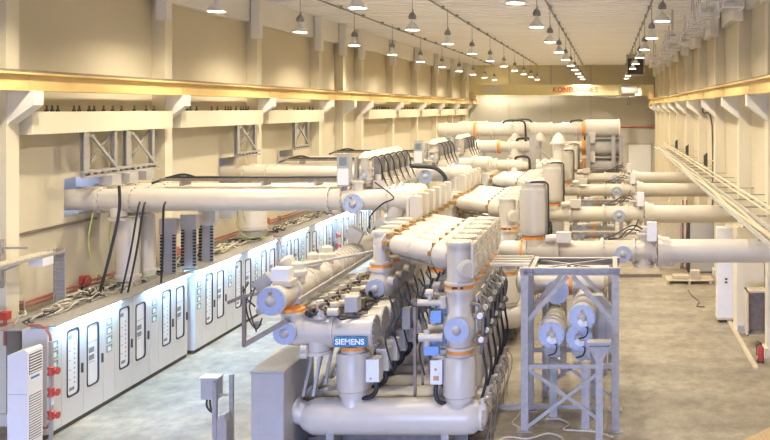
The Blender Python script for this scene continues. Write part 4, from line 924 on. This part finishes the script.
for i, z in enumerate((5.55, 4.58, 3.6)):
    t = thing('stacked_breaker', ('topmost white horizontal breaker tank of the far stack', 'middle grey horizontal breaker tank of the far stack', 'lowest grey horizontal breaker tank of the far stack')[i], 'breaker', (-.3, 45, z-.46), 'stacked breaker tanks at the far end')
    obj('tank', MB().lathe((-1.2, 45, z), (1, 0, 0), [(0, .35), (.05, .45), (1.7, .45), (1.7, .49), (1.78, .49), (1.84, .3)], 30), 'paint' if i == 0 else 'paint_grey', t)
    obj('insulator_ring', MB().cyl((-1.34, 45, z), (-1.2, 45, z), .42, 24), 'orange', t)
    obj('lead', MB().cyl((-2.4, 45, z), (-1.34, 45, z), .3, 22), 'paint', t)
    obj('side_box', MB().b2(-1.0, -.65, 44.45, 44.6, z-.75, z-.2), 'paint', t)
t = thing('breaker_rack', 'steel rack of posts holding the stacked far breaker tanks', 'rack', (-.3, 45, 0))
for x in (-1.0, .28, .68):
    obj('post', MB().ibeam((x, 44.4, 0), (x, 44.4, 5.2), .2, .2, .03), 'galv', t)
for z in (3.1, 4.08, 5.05): obj('shelf_beam', MB().b2(-1.1, .8, 44.5, 45.4, z-.05, z+.03), 'galv', t)
t = thing('steel_post', 'grey steel post with slanting brace before the far overhead pipes', 'post', (-3.2, 37, 0))
obj('post', MB().ibeam((-3.2, 37, 0), (-3.2, 37, 5.45), .26, .26, .03), 'galv', t)
obj('brace', MB().bar((-3.1, 37, 5.0), (-1.9, 37, 3.9), .08, .1), 'galv', t)
t = thing('bell_insulator', 'pale column with bell shaped top at the far centre', 'insulator', (-2.05, 36, 0))
obj('shaft', MB().cyl((-2.05, 36, 3.0), (-2.05, 36, 5.1), .24, 22), 'paint', t)
obj('bell', MB().lathe((-2.05, 36, 5.1), (0, 0, 1), [(0, .36), (.08, .36), (.1, .3), (.3, .22), (.42, .12), (.48, .03)], 22), 'paint', t)
obj('base', MB().b2(-2.25, -1.85, 35.8, 36.2, 0, 3.0), 'paint_grey', t)
# far switchgear poles beyond the third group (reuse of the pole shape)
for k in range(6):
    copy_tree(P0, delta=(0, 40.2-GY[0]+.7*k, 0), label=f'white breaker pole on floor tank in the farthest group, {ORD[k]} from the camera', group='breaker poles of the farthest group')
    copy_tree(B0, delta=(0, 40.2-GY[0]+.7*k, 0), label=f'slanting white busbar tube in the farthest group, {ORD[k]} from the camera', group='busbar links of the farthest group')

# ------------------------------------------------------------------ right wall things
t = thing('wall_cable_tray', 'long cable ladder tray sloping away along the right wall', 'cable tray', (3.5, 40, 3.7))
ya, ye = 15.0, 62.0
for x in (3.32, 3.78): obj('side_rail', MB().b2(x-.02, x+.02, ya, ye, 3.74, 3.84), 'wall_grey', t)
y = ya+.45; rg = obj('rung', MB().b2(3.34, 3.76, ya, ya+.04, 3.75, 3.78), 'wall_grey', t)
while y < ye:
    c = rg.copy(); COL.objects.link(c); c.location.y = y-ya; y += .45
obj('cables', MB().tube([(3.46+.05*math.sin(q), ya+q*2, 3.81) for q in range(24)], .05, 6).tube([(3.58+.04*math.cos(q*1.3), ya+q*2, 3.81) for q in range(24)], .045, 6), 'cardboard', t)
obj('guard_rail', MB().b2(4.0, 4.04, ya, ye, 4.1, 4.14).b2(4.0, 4.04, ya, ye, 3.96, 3.99), 'cream_light', t)
y = 19
while y < 62: obj('bracket', MB().bar((XR, y, 3.72), (3.28, y, 3.72), .04, .05).bar((XR, y, 4.08), (4.0, y, 4.08), .03, .03), 'galv', t); y += 2.1
for i, y in enumerate((36.5, 45, 52)):
    t = thing('wall_lamp', f'small black lamp on a pale arm above the right wall tray, {ORD[i]} from the camera', 'wall lamp', (XR, y, 4.3), 'black wall lamps')
    obj('lamp_head', MB().prism([(4.02, 4.22), (4.16, 4.12), (4.16, 4.72), (4.02, 4.6)], 1, y-.14, y+.14), 'dark', t)
    obj('arm', MB().b2(4.16, XR, y-.03, y+.03, 4.36, 4.41), 'cream_light', t)
o = obj('wall_cable', MB().tube([(4.2, 38, 6.9), (4.15, 38, 6.4), (4.55, 38, 5.8), (4.55, 38, 0.3)], .04), 'steel_dark', origin=(4.55, 38, 0)); tag(o, 'dark cable running down the right wall from the crane beam', 'cable')
# cabinets and clutter on the right floor
t = thing('wheeled_cabinet', 'tall narrow white cabinet on castors by the right wall', 'cabinet', (3.6, 27, 0))
obj('body', MB().b2(3.38, 3.9, 26.8, 27.3, .14, 2.9), 'white', t)
obj('base', MB().b2(3.36, 3.92, 26.78, 27.32, .08, .14), 'cardboard', t)
for x in (3.44, 3.84): obj('castor', MB().cyl((x-.03, 26.85, .05), (x+.03, 26.85, .05), .05, 10), 'steel_dark', t)
obj('socket', MB().b2(3.6, 3.68, 26.79, 26.8, 1.2, 1.26).b2(3.6, 3.68, 26.79, 26.8, 1.3, 1.36), 'dark', t)
t = thing('wall_cabinet', 'cream wall cabinet with grey kick plate beside the white castor cabinet', 'cabinet', (3.95, 25.8, 0))
obj('body', MB().b2(3.78, 4.58, 25.5, 26.3, 0, 3.1), 'cream_light', t)
obj('kick_plate', MB().b2(3.8, 4.1, 25.49, 25.5, .05, .22), 'paint_grey', t)
t = thing('hose_box', 'open brown box against the right wall', 'box', (4.0, 24.3, 0))
obj('shell', MB().b2(3.84, 3.88, 24.0, 24.5, .3, 1.55).b2(4.56, 4.6, 24.0, 24.5, .3, 1.55).b2(3.84, 4.6, 24.0, 24.5, 1.5, 1.55).b2(3.84, 4.6, 24.0, 24.5, .3, .35), 'cardboard', t)
obj('back', MB().b2(3.88, 4.56, 24.4, 24.45, .35, 1.5), 'frame_brown', t)
t = thing('fire_extinguisher', 'red fire extinguisher standing by the right wall column', 'fire extinguisher', (3.75, 22.6, 0.0))
xe, ye_ = 3.96, 22.55
t.location = (xe, ye_, 0); t['_o'] = (xe, ye_, 0)
obj('cylinder', MB().lathe((xe, ye_, 0), (0, 0, 1), [(0, .075), (.02, .085), (.36, .085), (.42, .06), (.45, .03), (.47, .03)], 18), 'red', t)
obj('valve', MB().box((xe, ye_, .49), (.05, .05, .05)).bar((xe, ye_, .52), (xe-.11, ye_-.03, .56), .02, .02), 'dark', t)
obj('hose', MB().tube([(xe-.03, ye_, .49), (xe-.11, ye_-.04, .42), (xe-.11, ye_-.05, .2)], .013), 'rubber', t)
obj('foot_ring', MB().cyl((xe, ye_, 0), (xe, ye_, .06), .088, 18), 'dark', t)
o = obj('cable_duct', MB().b2(3.68, 3.80, 21.9, 30, 0, .06), 'cardboard', origin=(3.74, 21.9, 0)); tag(o, 'low floor duct running along the right wall', 'duct')
t = thing('wooden_pallet', 'low pale wooden pallet on the floor at right', 'pallet', (2.9, 33, 0))
for k in range(5): obj('deck_board', MB().b2(2.2, 3.95, 32.55+.2*k, 32.71+.2*k, .12, .15), 'cardboard', t)
for x in (2.25, 3.05, 3.85): obj('runner', MB().b2(x-.05, x+.05, 32.55, 33.5, 0, .12), 'cardboard', t)
boxes = [(2.75, 33.0, .15, .6, .5, .12), (3.3, 33.0, .15, .35, .4, .3)]
for i, (x, y, z, w, d, h) in enumerate(boxes):
    t = thing('carton', ('flat pale carton lying on the pallet', 'small pale carton beside the flat one on the pallet')[i], 'box', (x, y, z))
    obj('body', MB().b2(x-w/2, x+w/2, y-d/2, y+d/2, z, z+h), 'cardboard', t); obj('tape', MB().b2(x-.03, x+.03, y-d/2-.003, y+d/2+.003, z, z+h+.003), 'wire_a', t)
for k in range(4):
    t = thing('carton', f'pale carton in the stack behind the nearest outgoing pipe, {("lowest", "second from the bottom", "third from the bottom", "topmost")[k]}', 'box', (2.5, 36, .62*k), 'cartons in the stack at right')
    obj('body', MB().b2(2.1, 2.95, 35.7, 36.4, .62*k, .62*k+.61), 'cardboard', t); obj('tape', MB().b2(2.5, 2.56, 35.697, 36.403, .62*k, .62*k+.613), 'wire_a', t)
t = thing('grey_locker', 'grey locker standing behind the pallet at the right wall', 'locker', (3.6, 34.8, 0))
obj('body', MB().b2(3.3, 4.55, 34.85, 35.5, .05, 2.3), 'paint_grey', t); obj('side_gap', MB().b2(3.2, 3.3, 34.9, 35.5, 0, 2.2), 'dark', t); obj('feet', MB().b2(3.35, 4.1, 34.9, 35.4, 0, .05), 'dark', t)
t = thing('red_tube_rack', 'rack of thin red and white tubes beside the carton stack', 'rack', (3.05, 36, 0))
for k in range(4): obj('tube', MB().cyl((3.02+.08*k, 36, 0), (3.02+.08*k, 36, 2.8), .03, 8), 'pipe_red' if k % 2 else 'white', t)
o = obj('floor_cable', MB().tube([(2.9, 31.5, .02), (2.95, 30.5, .02), (3.1, 29.6, .02), (2.95, 28.9, .02), (3.2, 28.8, .02)], .02), 'steel_dark', origin=(2.9, 30, 0)); tag(o, 'thin dark cable lying on the floor before the pallet', 'cable')
o = obj('low_wall_strip', MB().b2(.4, 2.1, 33.9, 34.0, 0, .12), 'frame_brown', origin=(1.2, 34, 0)); tag(o, 'dark low kerb on the floor under the outgoing pipe', 'kerb')
o = obj('plywood_sheet', MB().prism([(2.55, 17.1), (4.1, 17.1), (4.1, 18.3), (3.6, 18.2)], 2, 0, .025), 'wood', origin=(3.4, 17.6, 0)); tag(o, 'tan plywood sheet lying at the bottom right corner', 'board')
# hoses on the floor by the frame
for i, pts in enumerate(([(-2.25, 17.0, .02), (-2.0, 17.4, .02), (-1.6, 17.3, .02), (-1.2, 17.6, .02), (-.9, 17.3, .02), (-1.0, 16.9, .02)], [(-1.0, 18.4, .02), (-.8, 18.1, .02), (-.9, 17.8, .02), (-.3, 17.7, .02), (.1, 17.4, .02)], [(-2.1, 19.5, .02), (-1.9, 18.8, .02), (-2.0, 18.2, .02), (-1.8, 17.9, .02)])):
    o = obj('floor_hose', MB().tube(pts, .02), 'wire_a', origin=(pts[0][0], pts[0][1], 0)); tag(o, ('pale hose on the floor in front of the steel frame', 'pale hose curling between the steel frame posts', 'pale hose on the floor between breaker tanks and frame')[i], 'hose')
for o in bpy.data.objects:
    if '_o' in o: del o['_o']
    if o.parent and o.name.split('.')[0] in ('clips', 'clamps', 'anchor_bolts', 'spacers', 'flange_bolts', 'bolts', 'end_bolts', 'top_bolts', 'plate_bolts', 'seam_bolts', 'panel_screws', 'terminal_strip', 'print', 'drive_hoses', 'drive_linkage', 'cable_loom', 'instrument_wires'): o['kind'] = 'stuff'
